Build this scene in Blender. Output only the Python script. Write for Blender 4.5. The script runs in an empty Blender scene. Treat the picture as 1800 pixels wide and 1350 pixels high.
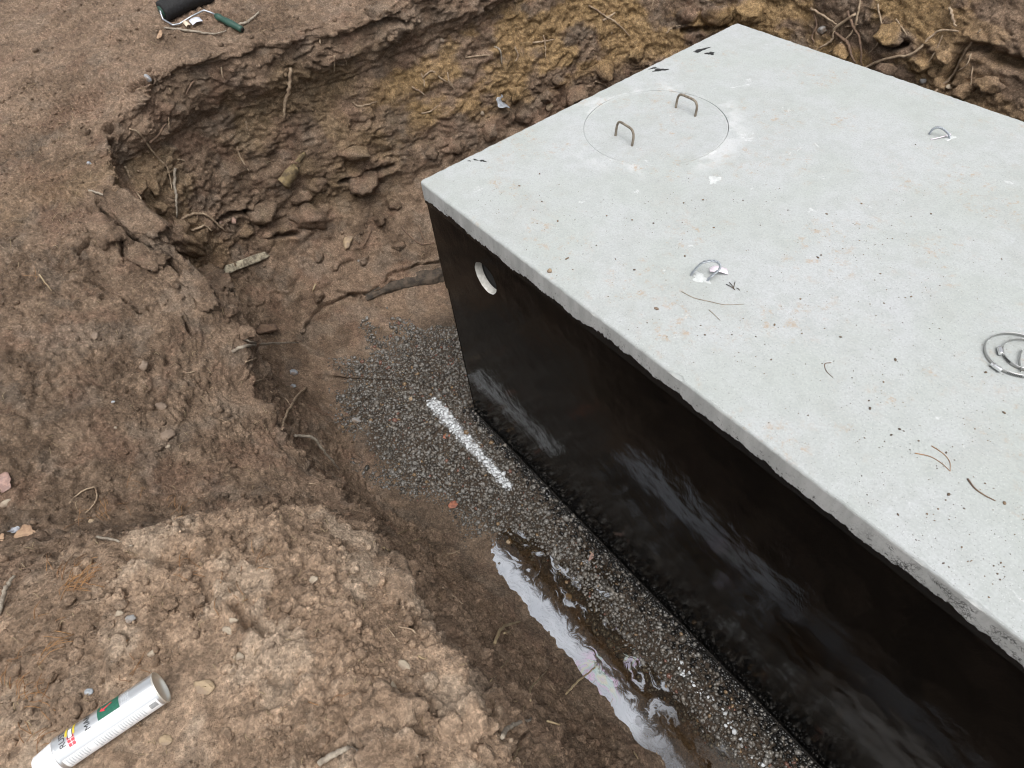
import bpy, bmesh, math, random
import numpy as np
from mathutils import Vector, Matrix

# ------------------------------------------------------------------ camera, sky, sun, exposure
random.seed(7)
rng = np.random.default_rng(11)
SC = bpy.context.scene
COL = SC.collection
F = 1150.0                                     # focal length for an 1800 px wide picture
R = np.array([[0.61195437, 0.57462362, -0.54343311],
              [0.78579719, -0.51962502, 0.33542899],
              [-0.08963602, -0.63229545, -0.76952443]])
Rx = -np.array([-1295.0, -1216.0, 1150.0]); 
zz = -np.array([-67 + .2238 * ((F * F + 100362) / 1505.8 - 47), (F * F + 100362) / 1505.8, F]); zz /= np.linalg.norm(zz)
Rx = Rx / np.linalg.norm(Rx); Rx -= zz * (Rx @ zz); Rx /= np.linalg.norm(Rx)
R = np.array([Rx, np.cross(zz, Rx), zz])
CAM = np.array([2.1585, -1.0363, 3.07])
SLAB_Z = 1.57
cd = bpy.data.cameras.new('camera'); cam = bpy.data.objects.new('camera', cd); COL.objects.link(cam)
cd.sensor_fit = 'HORIZONTAL'; cd.sensor_width = 36.0; cd.lens = F / 1800 * 36
cd.clip_start = 0.05; cd.clip_end = 500
m = Matrix.Identity(4)
for i in range(3):
    m[i][0] = R[i, 0]; m[i][1] = -R[i, 1]; m[i][2] = -R[i, 2]; m[i][3] = CAM[i]
cam.matrix_world = m
SC.camera = cam

SUN_EL, SUN_AZ = math.radians(68), math.radians(-25)      # direction the soft sun stands in (azimuth from +x)
w = bpy.data.worlds.new('World'); SC.world = w; w.use_nodes = True
nt = w.node_tree; bg = nt.nodes['Background']
sky = nt.nodes.new('ShaderNodeTexSky'); sky.sky_type = 'NISHITA'; sky.sun_disc = False
sky.sun_elevation = SUN_EL; sky.sun_rotation = math.pi / 2 - SUN_AZ
sky.air_density = 1.0; sky.dust_density = 4.0; sky.ozone_density = 1.0
hs = nt.nodes.new('ShaderNodeHueSaturation'); hs.inputs['Saturation'].default_value = 0.12   # overcast: a white sky
nt.links.new(sky.outputs[0], hs.inputs['Color']); nt.links.new(hs.outputs[0], bg.inputs['Color'])
bg.inputs['Strength'].default_value = 0.12
sd = bpy.data.lights.new('sun', 'SUN'); sd.energy = 1.4; sd.angle = math.radians(45); sd.color = (1.0, 0.97, 0.93)
sun = bpy.data.objects.new('sun', sd); COL.objects.link(sun)
sdir = Vector((math.cos(SUN_EL) * math.cos(SUN_AZ), math.cos(SUN_EL) * math.sin(SUN_AZ), math.sin(SUN_EL)))
sun.rotation_euler = sdir.to_track_quat('Z', 'Y').to_euler(); sun.location = sdir * 20
SC.view_settings.view_transform = 'Standard'; SC.view_settings.look = 'None'
SC.view_settings.exposure = 0.68; SC.view_settings.gamma = 1.0; SC.view_settings.use_curve_mapping = False
SC.render.engine = 'CYCLES'; SC.cycles.max_bounces = 5; SC.cycles.diffuse_bounces = 3; SC.cycles.glossy_bounces = 3
SC.cycles.use_adaptive_sampling = True; SC.cycles.adaptive_threshold = 0.03; SC.cycles.caustics_reflective = False; SC.cycles.caustics_refractive = False
SC.cycles.use_denoising = True; SC.cycles.filter_width = 1.1

# ------------------------------------------------------------------ helpers
def ray(u, v):
    return R @ np.array([(u - 900) / F, (v - 675) / F, 1.0])
def on_z(u, v, z):
    r = ray(u, v); return CAM + r * ((z - CAM[2]) / r[2])
def on_y(u, v, y):
    r = ray(u, v); return CAM + r * ((y - CAM[1]) / r[1])

def link(o, parent=None):
    COL.objects.link(o)
    if parent is not None:
        o.parent = parent
    return o
def mesh_obj(name, verts, faces, mat=None, parent=None, smooth=False):
    me = bpy.data.meshes.new(name)
    me.from_pydata([tuple(map(float, v)) for v in verts], [], faces)
    me.update()
    if smooth:
        me.polygons.foreach_set('use_smooth', [True] * len(me.polygons))
    if mat: me.materials.append(mat)
    return link(bpy.data.objects.new(name, me), parent)
def np_mesh(name, V, Fq, mat=None, parent=None, smooth=True):
    V = np.asarray(V, np.float32); Fq = np.asarray(Fq, np.int32); k = Fq.shape[1]
    me = bpy.data.meshes.new(name)
    me.vertices.add(len(V)); me.vertices.foreach_set('co', V.ravel())
    me.loops.add(Fq.size); me.loops.foreach_set('vertex_index', Fq.ravel())
    me.polygons.add(len(Fq)); me.polygons.foreach_set('loop_start', np.arange(0, Fq.size, k, dtype=np.int32))
    if smooth: me.polygons.foreach_set('use_smooth', np.ones(len(Fq), bool))
    me.update(calc_edges=True); me.validate()
    if mat: me.materials.append(mat)
    return link(bpy.data.objects.new(name, me), parent)
def tag(o, label=None, cat=None, group=None, kind=None):
    if label: o['label'] = label
    if cat: o['category'] = cat
    if group: o['group'] = group
    if kind: o['kind'] = kind
    return o
def empty(name, loc=(0, 0, 0)):
    o = bpy.data.objects.new(name, None); COL.objects.link(o); o.location = loc; return o

# numpy gradient noise -------------------------------------------------
_perm = np.random.default_rng(3).permutation(256); _perm = np.concatenate([_perm, _perm, _perm])
_g = np.random.default_rng(4).normal(size=(256, 3)); _g /= np.linalg.norm(_g, axis=1)[:, None]; _g = _g.astype(np.float32)
def _perlin_exact(p):
    p = np.asarray(p, np.float32); i = np.floor(p).astype(np.int32); f = p - i; i &= 15
    u = f * f * f * (f * (f * 6 - 15) + 10)
    out = np.zeros(len(p), np.float32)
    for dx in (0, 1):
        for dy in (0, 1):
            for dz in (0, 1):
                h = _perm[_perm[_perm[(i[:, 0] + dx) & 15] + ((i[:, 1] + dy) & 15)] + ((i[:, 2] + dz) & 15)]
                g = _g[h & 255]
                d = g[:, 0] * (f[:, 0] - dx) + g[:, 1] * (f[:, 1] - dy) + g[:, 2] * (f[:, 2] - dz)
                wx = u[:, 0] if dx else 1 - u[:, 0]; wy = u[:, 1] if dy else 1 - u[:, 1]; wz = u[:, 2] if dz else 1 - u[:, 2]
                out += d * wx * wy * wz
    return out * 1.5
_NQ = 96                                        # 16 cells, 6 samples each, periodic
_ax = np.arange(_NQ, dtype=np.float32) / 6
_TAB = _perlin_exact(np.stack(np.meshgrid(_ax, _ax, _ax, indexing='ij'), -1).reshape(-1, 3))
def perlin(p):
    """gradient noise read from a periodic table"""
    p = np.asarray(p, np.float32) * np.float32(6)
    i0 = np.floor(p); f = p - i0; i0 = i0.astype(np.int32) % _NQ
    i1 = i0 + 1; i1[i1 == _NQ] = 0
    a0, a1 = i0[:, 0] * (_NQ * _NQ), i1[:, 0] * (_NQ * _NQ); b0, b1 = i0[:, 1] * _NQ, i1[:, 1] * _NQ; c0, c1 = i0[:, 2], i1[:, 2]
    fx, fy, fz = f[:, 0], f[:, 1], f[:, 2]
    def row(ab):
        v = _TAB[ab + c0]; return v + (_TAB[ab + c1] - v) * fz
    r00 = row(a0 + b0); r01 = row(a0 + b1); r00 += (r01 - r00) * fy
    r10 = row(a1 + b0); r11 = row(a1 + b1); r10 += (r11 - r10) * fy
    return r00 + (r10 - r00) * fx
def fbm(p, oct=4, lac=2.03, gain=.5):
    s = 0; a = 1.0; p = np.asarray(p, np.float32)
    for k in range(oct):
        s = s + a * perlin(p + 17.3 * k); p = p * lac; a *= gain
    return s
def ridged(p, oct=3):
    s = 0; a = 1.0; p = np.asarray(p, np.float32)
    for k in range(oct):
        s = s + a * (1 - np.abs(perlin(p + 9.1 * k)) * 2); p = p * 2.1; a *= .5
    return s
_jit = np.random.default_rng(5).random((256, 3)).astype(np.float32)
def worley(p):
    p = np.asarray(p, np.float32); i = np.floor(p).astype(np.int32); f = p - i
    f1 = np.full(len(p), 9, np.float32); f2 = f1.copy(); cid = np.zeros(len(p), np.int32)
    for dx in (-1, 0, 1):
        for dy in (-1, 0, 1):
            for dz in (-1, 0, 1):
                h = _perm[_perm[_perm[(i[:, 0] + dx) & 255] + ((i[:, 1] + dy) & 255)] + ((i[:, 2] + dz) & 255)]
                j = _jit[h]
                d = (dx + j[:, 0] - f[:, 0]) ** 2 + (dy + j[:, 1] - f[:, 1]) ** 2 + (dz + j[:, 2] - f[:, 2]) ** 2
                lt = d < f1
                f2 = np.where(lt, f1, np.minimum(f2, d)); cid = np.where(lt, h, cid); f1 = np.where(lt, d, f1)
    return np.sqrt(f1), np.sqrt(f2), cid
def sstep(a, b, x):
    t = np.clip((x - a) / (b - a), 0, 1); return t * t * (3 - 2 * t)

# ------------------------------------------------------------------ materials
class NT:
    def __init__(s, name):
        s.m = bpy.data.materials.new(name); s.m.use_nodes = True; s.t = s.m.node_tree
        s.b = s.t.nodes['Principled BSDF']; s.out = s.t.nodes['Material Output']
    def n(s, typ, **kw):
        nd = s.t.nodes.new(typ)
        for k, v in kw.items():
            if k in nd.inputs: nd.inputs[k].default_value = v
            else: setattr(nd, k, v)
        return nd
    def l(s, a, b): s.t.links.new(a, b)
    def pos(s): 
        return s.n('ShaderNodeNewGeometry').outputs['Position']
    def sep(s, v):
        q = s.n('ShaderNodeSeparateXYZ'); s.l(v, q.inputs[0]); return q.outputs
    def noise(s, vec, scale, detail=4, rough=.55, dist=0.0):
        nd = s.n('ShaderNodeTexNoise'); nd.inputs['Scale'].default_value = scale; nd.inputs['Detail'].default_value = detail
        nd.inputs['Roughness'].default_value = rough; nd.inputs['Distortion'].default_value = dist
        if vec is not None: s.l(vec, nd.inputs['Vector'])
        return nd.outputs['Fac']
    def vor(s, vec, scale, feature='F1', rand=1.0):
        nd = s.n('ShaderNodeTexVoronoi'); nd.feature = feature; nd.inputs['Scale'].default_value = scale
        nd.inputs['Randomness'].default_value = rand
        if vec is not None: s.l(vec, nd.inputs['Vector'])
        return nd.outputs
    def scale(s, vec, sc):
        nd = s.n('ShaderNodeMapping'); nd.inputs['Scale'].default_value = sc; s.l(vec, nd.inputs['Vector']); return nd.outputs[0]
    def mr(s, v, a, b, c=0.0, d=1.0, smooth=True):
        nd = s.n('ShaderNodeMapRange'); nd.interpolation_type = 'SMOOTHSTEP' if smooth else 'LINEAR'
        s.l(v, nd.inputs[0]); nd.inputs[1].default_value = a; nd.inputs[2].default_value = b
        nd.inputs[3].default_value = c; nd.inputs[4].default_value = d; return nd.outputs[0]
    def math(s, op, a, b=None):
        nd = s.n('ShaderNodeMath', operation=op)
        for k, v in ((0, a), (1, b)):
            if v is None: continue
            if isinstance(v, (int, float)): nd.inputs[k].default_value = v
            else: s.l(v, nd.inputs[k])
        return nd.outputs[0]
    def mix(s, fac, a, b):
        nd = s.n('ShaderNodeMix', data_type='RGBA')
        if isinstance(fac, (int, float)): nd.inputs[0].default_value = fac
        else: s.l(fac, nd.inputs[0])
        for k, v in ((6, a), (7, b)):
            if isinstance(v, tuple): nd.inputs[k].default_value = (*v, 1)
            else: s.l(v, nd.inputs[k])
        return nd.outputs[2]
    def bump(s, h, strength, dist, prev=None):
        nd = s.n('ShaderNodeBump'); nd.inputs['Strength'].default_value = strength; nd.inputs['Distance'].default_value = dist
        s.l(h, nd.inputs['Height'])
        if prev is not None: s.l(prev, nd.inputs['Normal'])
        return nd.outputs[0]
    def fin(s, col=None, rough=None, normal=None, **kw):
        if col is not None:
            if isinstance(col, tuple): s.b.inputs['Base Color'].default_value = (*col, 1)
            else: s.l(col, s.b.inputs['Base Color'])
        if rough is not None:
            if isinstance(rough, (int, float)): s.b.inputs['Roughness'].default_value = rough
            else: s.l(rough, s.b.inputs['Roughness'])
        if normal is not None: s.l(normal, s.b.inputs['Normal'])
        for k, v in kw.items(): s.b.inputs[k.replace('_', ' ')].default_value = v
        return s.m

def soil_color(P):
    """soil colour at points P: damp and mid brown topsoil, dry sandy spoil, ochre clay seams"""
    P = np.asarray(P, np.float32); x, y, z = P[:, 0], P[:, 1], P[:, 2]
    mx = lambda f, a, b: a + (np.asarray(b, np.float32) - a) * np.asarray(f, np.float32)[:, None]
    n1 = fbm(P * 2.2, 3); n2 = fbm(P * 9 + 5, 4); n3 = fbm(P * 38 + 9, 3)
    c = mx(sstep(-.35, .4, n2), np.array([.105, .074, .052], np.float32)[None], (.178, .130, .094))
    c = mx(.55 * sstep(-.1, .5, n1), c, (.205, .146, .106))
    c = mx(.35 * sstep(.1, .5, fbm(P * 5.5 + 21, 3)), c, (.175, .108, .078))
    c = mx(.30 * sstep(.1, .5, fbm(P * 7.5 + 61, 3)), c, (.15, .132, .112))
    heap = sstep(.62, .9, x + .12 * n1) * sstep(-.84, -.97, y + .05 * n2) * sstep(1.1, 1.35, z)
    hc = mx(sstep(-.35, .25, n2), np.array([.22, .158, .112], np.float32)[None], (.32, .236, .172))
    hc = mx(.85 * sstep(.02, .32, fbm(P * 6 + 77, 4)), hc, (.385, .305, .235))
    hc = mx(.6 * sstep(.1, .45, fbm(P * 4 + 97, 4)), hc, (.175, .126, .09))
    c = mx(heap, c, hc)
    up = sstep(1.60, 1.9, z + .15 * n1) * (1 - heap)
    c = mx(.4 * up, c, (.205, .150, .112))
    right = sstep(2.25, 2.45, y); side = np.maximum(sstep(-.85, -1.05, x), right)
    top_ = 1.27 + .16 * np.clip(y - .6, 0, 2) + .35 * right
    band = sstep(.84, 1.0, z + .06 * n2) * sstep(top_ + .12, top_ - .05, z + .08 * n2)
    far = sstep(.35, .75, y + .2 * n1)
    st = fbm(np.stack([x, y, z * 1.8], 1) * 3.4 + 3, 4)
    oc = band * far * side * sstep(-.32, .12, st)
    c = mx(.70 * oc, c, mx(sstep(-.4, .4, n3), np.array([.215, .140, .060], np.float32)[None], (.31, .215, .105)))
    pit = sstep(-.9, -1.1, x) * sstep(-.1, .3, fbm(P * 3.1 + 33, 3)) * sstep(.5, .9, z) * sstep(1.65, 1.5, z) * (1 - far)
    c = mx(.35 * pit, c, (.20, .145, .075))
    wet = sstep(.14, .02, z + .08 * n2)
    c = mx(.5 * wet, c, (.095, .075, .058))
    flank = sstep(.5, .9, x) * sstep(-1.0, -.9, y) * sstep(.1, .3, z) * (1 - heap)  # steep flank facing the tank: colour lightened to offset its shade
    c = mx(.6 * flank, c, mx(sstep(-.3, .3, n2), np.array([.17, .118, .082], np.float32)[None], (.235, .168, .12)))
    c = c * (1.60 * (1 + .30 * n3))[:, None] * np.array([1.035, 1.0, .96], np.float32)
    gl_ = np.interp(x, [-1.0, -.75, -.45, -.1, .2, .5, .7, .9, 1.2, 1.6, 2.1, 3.4], [-.25, -.52, -.68, -.72, -.66, -.54, -.48, -.43, -.40, -.38, -.36, -.34])
    muck = sstep(.04, .18, y - gl_ + .1 * n2) * (z < .10) * sstep(-.85, -.55, x); c = mx(.75 * muck, c, (.034, .028, .0225))
    tb = sstep(-.06, -.015, y + .02 * n2) * sstep(-.01, .01, x) * (z < .12); c = mx(tb, c, (.006, .006, .006))
    # overspray of the white marking line
    la, lb = on_z(762, 708, .03)[:2], on_z(893, 852, .03)[:2]; ab = lb - la; t = np.clip(((P[:, :2] - la) @ ab) / (ab @ ab), 0, 1)
    dl = np.linalg.norm(P[:, :2] - la - t[:, None] * ab, axis=1)
    c = mx(sstep(1.0, .6, (dl + .018 * fbm(P * 30, 2)) / (.05 * (1 - .42 * t))) * (z < .12) * .6, c, (.78, .81, .84))
    return np.clip(c, .02, .8)
def soil_attr(me, P):
    a = me.attributes.new('soil', 'FLOAT_COLOR', 'POINT'); c = np.ones((len(P), 4), np.float32); c[:, :3] = soil_color(P); a.data.foreach_set('color', c.ravel())
def soil_material():
    t = NT('soil'); p = t.pos()
    at_ = t.n('ShaderNodeAttribute', attribute_name='soil'); c = at_.outputs['Color']
    n3 = t.noise(p, 110, 3, .7)
    c = t.mix(t.mr(n3, .40, .66, .55, 0), c, t.mix(.62, c, (.035, .025, .018)))
    c = t.mix(t.mr(n3, .56, .74, 0, .5), c, t.mix(.5, c, (.42, .34, .26)))
    cv = t.vor(p, 62)['Color']; cv2 = t.vor(p, 150)['Color']
    br = t.math('MULTIPLY', t.mr(t.sep(cv)[0], 0, 1, .84, 1.16, False), t.mr(t.sep(cv2)[1], 0, 1, .76, 1.24, False))
    bm_ = t.n('ShaderNodeVectorMath', operation='SCALE'); t.l(c, bm_.inputs[0]); t.l(br, bm_.inputs['Scale']); c = bm_.outputs[0]
    gv = t.vor(p, 125); grit = t.math('LESS_THAN', gv['Distance'], .19)
    gsel = t.math('GREATER_THAN', t.sep(gv['Color'])[0], .80)
    c = t.mix(t.math('MULTIPLY', t.math('MULTIPLY', grit, gsel), .55), c, (.42, .36, .29))
    nb = t.bump(t.noise(p, 95, 5, .75), 1.0, .016)
    return t.fin(c, .9, nb, Specular_IOR_Level=.25)
M = {}
M['soil'] = soil_material()

def simple(name, col, rough=.6, metal=0.0, var=None, vscale=30, bumpd=0.0, **kw):
    t = NT(name); c = col; nb = None
    tc = t.n('ShaderNodeTexCoord').outputs['Object']
    if var is not None:
        c = t.mix(t.mr(t.noise(tc, vscale, 5, .6), .35, .65), col, var)
    if bumpd: nb = t.bump(t.noise(tc, vscale * 3, 5, .65), .6, bumpd)
    return t.fin(c, rough, nb, Metallic=metal, **kw)

M['root'] = simple('pale_root', (.40, .31, .215), .8, var=(.23, .16, .105), vscale=45, bumpd=.002)
M['twig'] = simple('grey_twig', (.34, .295, .235), .85, var=(.19, .155, .12), vscale=60, bumpd=.002)
M['brown_root'] = simple('brown_root', (.20, .13, .085), .85, var=(.11, .07, .05), vscale=50, bumpd=.002)
M['needle'] = simple('dry_pine_needle', (.36, .19, .075), .6, var=(.22, .11, .05), vscale=12)
M['straw'] = simple('straw_fibre', (.42, .33, .20), .7, var=(.25, .18, .10), vscale=12)
M['wood'] = simple('weathered_wood', (.42, .37, .27), .85, var=(.13, .105, .075), vscale=38, bumpd=.004)
M['bark'] = simple('wet_bark', (.10, .074, .053), .8, var=(.035, .027, .02), vscale=26, bumpd=.014)
M['rot'] = simple('rotten_wood', (.26, .195, .10), .9, var=(.10, .072, .042), vscale=28, bumpd=.01)
def stone_mat(name, a, b, rough=.75):
    t = NT(name); tc = t.n('ShaderNodeTexCoord').outputs['Object']
    c = t.mix(t.mr(t.noise(tc, 35, 5, .65), .35, .65), a, b)
    dirt = t.mr(t.noise(tc, 22, 4, .6), .42, .62)
    c = t.mix(t.math('MULTIPLY', dirt, .8), c, (.22, .16, .115))
    return t.fin(c, rough, t.bump(t.noise(tc, 140, 4, .6), .5, .003))
M['st_grey'] = stone_mat('grey_stone', (.30, .29, .28), (.18, .18, .18))
M['st_pale'] = stone_mat('pale_stone', (.36, .30, .225), (.27, .22, .165))
M['st_brown'] = stone_mat('brown_stone', (.21, .155, .115), (.13, .095, .07))
M['st_tan'] = stone_mat('tan_stone', (.36, .27, .17), (.25, .18, .115))
M['st_blue'] = stone_mat('bluish_stone', (.34, .37, .40), (.22, .24, .27), .4)
M['st_pink'] = stone_mat('pink_stone', (.42, .27, .21), (.30, .19, .16))

def concrete():
    t = NT('cast_concrete'); p = t.pos(); x, y, z = t.sep(p)
    nx, ny, nz = t.sep(t.n('ShaderNodeNewGeometry').outputs['Normal'])
    n1 = t.noise(p, 2.5, 5, .6); n2 = t.noise(p, 18, 5, .65); n3 = t.noise(p, 140, 4, .7)
    top = t.mr(z, SLAB_Z - .012, SLAB_Z - .004)
    c = t.mix(t.mr(n1, .35, .65), (.375, .398, .386), (.415, .43, .44))
    c = t.mix(t.math('MULTIPLY', t.mr(t.noise(p, 1.1, 4, .7, .5), .48, .68), .4), c, (.40, .41, .43))
    c = t.mix(t.math('MULTIPLY', t.mr(t.noise(p, 5.5, 6, .72, .3), .50, .68), .32), c, (.325, .33, .31))
    c = t.mix(t.math('MULTIPLY', t.mr(n2, .42, .66), .4), c, (.315, .335, .32))
    c = t.mix(t.mr(n3, .38, .68, 0, .5), c, (.29, .31, .30))
    # lime bloom and scuffs round the manhole cover
    dx = t.math('SUBTRACT', x, .39); dy = t.math('SUBTRACT', y, .945)
    rr = t.math('SQRT', t.math('ADD', t.math('MULTIPLY', dx, dx), t.math('MULTIPLY', dy, dy)))
    ring = t.math('MULTIPLY', t.mr(rr, .285, .31), t.mr(rr, .42, .32))
    ring = t.math('MULTIPLY', ring, t.mr(t.noise(p, 6, 4, .6), .46, .58))
    c = t.mix(t.math('MULTIPLY', ring, .38), c, (.60, .61, .62))
    sc = t.math('MULTIPLY', t.mr(t.noise(p, 9, 6, .7, .6), .65, .70), .55)
    c = t.mix(t.math('MULTIPLY', sc, top), c, (.60, .61, .62))
    # white and dark aggregate flecks, pin holes
    v1 = t.vor(p, 210); f1 = t.math('MULTIPLY', t.math('LESS_THAN', v1['Distance'], .23), t.math('GREATER_THAN', t.sep(v1['Color'])[0], .72))
    c = t.mix(t.math('MULTIPLY', f1, .4), c, (.62, .63, .64))
    v2 = t.vor(t.scale(p, (1, 1.6, 1)), 155); f2 = t.math('MULTIPLY', t.math('LESS_THAN', v2['Distance'], .22), t.math('GREATER_THAN', t.sep(v2['Color'])[1], .75))
    c = t.mix(t.math('MULTIPLY', f2, .75), c, (.20, .20, .19))
    # muddy smears
    mud = t.math('MULTIPLY', t.mr(t.noise(p, 3.2, 3), .47, .62), t.mr(t.noise(p, 26, 6, .8), .52, .66))
    c = t.mix(t.math('MULTIPLY', t.math('MULTIPLY', mud, .65), top), c, (.36, .265, .18))
    # form-cast side: greyer, with vertical mottling, scum stain
    sidec = t.mix(t.mr(t.noise(t.scale(p, (14, 14, 3)), 1.4, 5, .65), .35, .65), (.36, .365, .355), (.48, .485, .475))
    sidec = t.mix(t.math('MULTIPLY', t.mr(t.noise(p, 160, 3), .6, .7), .5), sidec, (.24, .24, .235))
    c = t.mix(top, sidec, c)
    # ragged upper limit of the tar on the slab edge
    en = t.math('ADD', t.math('MULTIPLY', t.noise(t.scale(p, (1, 1, .4)), 2.7, 6, .75), .125), t.math('MULTIPLY', t.noise(t.scale(p, (1, 1, .6)), 75, 6, .8), .024))
    lim = t.math('ADD', SLAB_Z - .146, en)
    tarm = t.mr(t.math('SUBTRACT', lim, z), -.001, .002)
    # dabbed film that lets the concrete show through, further along the edge
    wv = t.n('ShaderNodeVectorMath', operation='ADD'); wn = t.n('ShaderNodeTexNoise'); wn.inputs['Scale'].default_value = 40; wn.inputs['Detail'].default_value = 4; t.l(p, wn.inputs['Vector'])
    ws = t.n('ShaderNodeVectorMath', operation='SCALE'); ws.inputs['Scale'].default_value = .03; t.l(wn.outputs['Color'], ws.inputs[0]); t.l(p, wv.inputs[0]); t.l(ws.outputs[0], wv.inputs[1])
    film = t.math('MULTIPLY', t.mr(t.math('ADD', x, t.math('MULTIPLY', n2, .3)), 2.1, 2.3), t.mr(t.vor(wv.outputs[0], 120, 'DISTANCE_TO_EDGE')['Distance'], .16, .03))
    film = t.math('MULTIPLY', film, t.mr(t.noise(p, 20, 3), .42, .56))
    film = t.math('MULTIPLY', film, t.mr(z, SLAB_Z - .012, SLAB_Z - .03))
    film2 = t.math('MULTIPLY', t.mr(t.noise(p, 90, 4, .7), .58, .64), t.mr(t.math('SUBTRACT', lim, z), -.05, -.004))
    tarm = t.math('MAXIMUM', tarm, t.math('MAXIMUM', t.math('MULTIPLY', film, .85), t.math('MULTIPLY', film2, .9)))
    c = t.mix(tarm, c, (.006, .006, .006))
    h = t.math('SUBTRACT', t.math('ADD', t.math('MULTIPLY', n2, .5), t.math('MULTIPLY', n3, .5)), t.math('MULTIPLY', f2, .6))
    return t.fin(c, t.mr(tarm, 0, 1, .88, .25), t.bump(h, .5, .004))
M['concrete'] = concrete()
def tar():
    t = NT('tar_coat'); p = t.pos(); x, y, z = t.sep(p)
    wob = t.n('ShaderNodeVectorMath', operation='ADD')
    nn = t.n('ShaderNodeTexNoise'); nn.inputs['Scale'].default_value = 3.0; t.l(p, nn.inputs['Vector'])
    sc = t.n('ShaderNodeVectorMath', operation='SCALE'); sc.inputs['Scale'].default_value = .16; t.l(nn.outputs['Color'], sc.inputs[0])
    t.l(p, wob.inputs[0]); t.l(sc.outputs[0], wob.inputs[1]); q = wob.outputs[0]
    st = t.noise(t.scale(q, (1, 1, .10)), 95, 3, .6)             # roller and brush strokes
    big = t.noise(p, 6.5, 2, .5); stip = t.noise(t.scale(p, (1, 1, .55)), 150, 2, .6)
    h = t.math('ADD', t.math('MULTIPLY', st, .8), t.math('MULTIPLY', stip, .75))
    nb = t.bump(big, .22, .02); nb = t.bump(h, .24, .0020, nb)
    rough = t.mr(t.noise(p, 7, 2, .6), .35, .7, .03, .085)
    return t.fin((.003, .0028, .0027), rough, nb, IOR=1.36)
M['tar'] = tar()
M['tar_dab'] = simple('tar_dab', (.006, .006, .006), .35, bumpd=.003)
M['rubber'] = simple('black_rubber', (.005, .005, .0055), .7)
M['rebar'] = simple('dull_rebar', (.27, .235, .185), .55, .35, var=(.16, .13, .10), vscale=60, bumpd=.001)
M['wire'] = simple('galvanised_wire', (.42, .45, .49), .4, .8)
M['plaster'] = simple('lime_plaster', (.58, .60, .60), .9, var=(.46, .48, .48), vscale=60, bumpd=.003)
M['steel'] = simple('stainless_band', (.50, .50, .49), .32, 1.0)
M['steel_b'] = simple('bright_screw_housing', (.85, .86, .87), .22, 1.0)
M['can'] = simple('silver_can_wall', (.72, .74, .76), .30, .85)
M['can_white'] = simple('white_cap', (.80, .81, .82), .4)
M['can_base'] = simple('tinned_can_base', (.70, .68, .62), .38, .75)
M['ink'] = simple('black_print', (.012, .013, .016), .5)
M['red'] = simple('red_print', (.62, .05, .07), .5)
M['green'] = simple('green_print', (.012, .10, .06), .45, var=(.02, .13, .085), vscale=300)
M['yellow'] = simple('yellow_print', (.72, .55, .05), .5)
M['greyprint'] = simple('grey_print', (.45, .48, .51), .5, var=(.62, .64, .66), vscale=400)
M['white'] = simple('white_print', (.80, .81, .82), .5)
M['nap'] = simple('tar_soaked_nap', (.008, .008, .009), .75, bumpd=.006)
M['green_plastic'] = simple('dark_green_plastic', (.022, .065, .048), .4)
M['paper'] = simple('white_paper', (.70, .73, .80), .7, var=(.55, .57, .66), vscale=80)
M['plastic'] = simple('dull_plastic', (.36, .39, .43), .35, var=(.22, .23, .25), vscale=60)
M['tan_paper'] = simple('buff_paper', (.62, .52, .40), .75)
M['pinktag'] = simple('pale_pink_tag', (.80, .72, .79), .6)
M['leaf_red'] = simple('russet_leaf', (.34, .13, .075), .6, var=(.20, .075, .05), vscale=60)
M['leaf_tan'] = simple('tan_dry_leaf', (.38, .25, .155), .65, var=(.25, .155, .095), vscale=60)
M['leaf_pink'] = simple('pinkish_dry_leaf', (.36, .23, .19), .6, var=(.22, .14, .12), vscale=60)
M['foil'] = simple('silver_foil', (.55, .57, .62), .3, .7, var=(.22, .22, .24), vscale=90, bumpd=.01)
def gravel_mat():
    t = NT('wet_crushed_stone'); p = t.pos()
    at = t.n('ShaderNodeAttribute', attribute_name='tint'); at.attribute_type = 'GEOMETRY'
    wh = t.n('ShaderNodeAttribute', attribute_name='paint'); wh.attribute_type = 'GEOMETRY'
    n = t.noise(p, 120, 4, .65)
    c = t.mix(t.mr(n, .35, .7, 0, .5), at.outputs['Color'], (.04, .036, .032))
    pm = t.mr(t.math('ADD', wh.outputs['Fac'], t.math('MULTIPLY', t.math('SUBTRACT', t.noise(p, 42, 5, .8), .5), 2.4)), .34, .72)
    pm = t.math('MULTIPLY', pm, t.mr(wh.outputs['Fac'], .02, .15))
    nz = t.sep(t.n('ShaderNodeNewGeometry').outputs['Normal'])[2]
    pm = t.math('MULTIPLY', pm, t.mr(nz, -.2, .15))
    c = t.mix(t.math('MULTIPLY', pm, t.mr(t.noise(p, 25, 4, .7), .3, .6, .6, .95)), c, (.74, .77, .80))
    return t.fin(c, t.mr(pm, 0, 1, .18, .7), t.bump(n, .3, .002))
M['gravel'] = gravel_mat()
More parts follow.
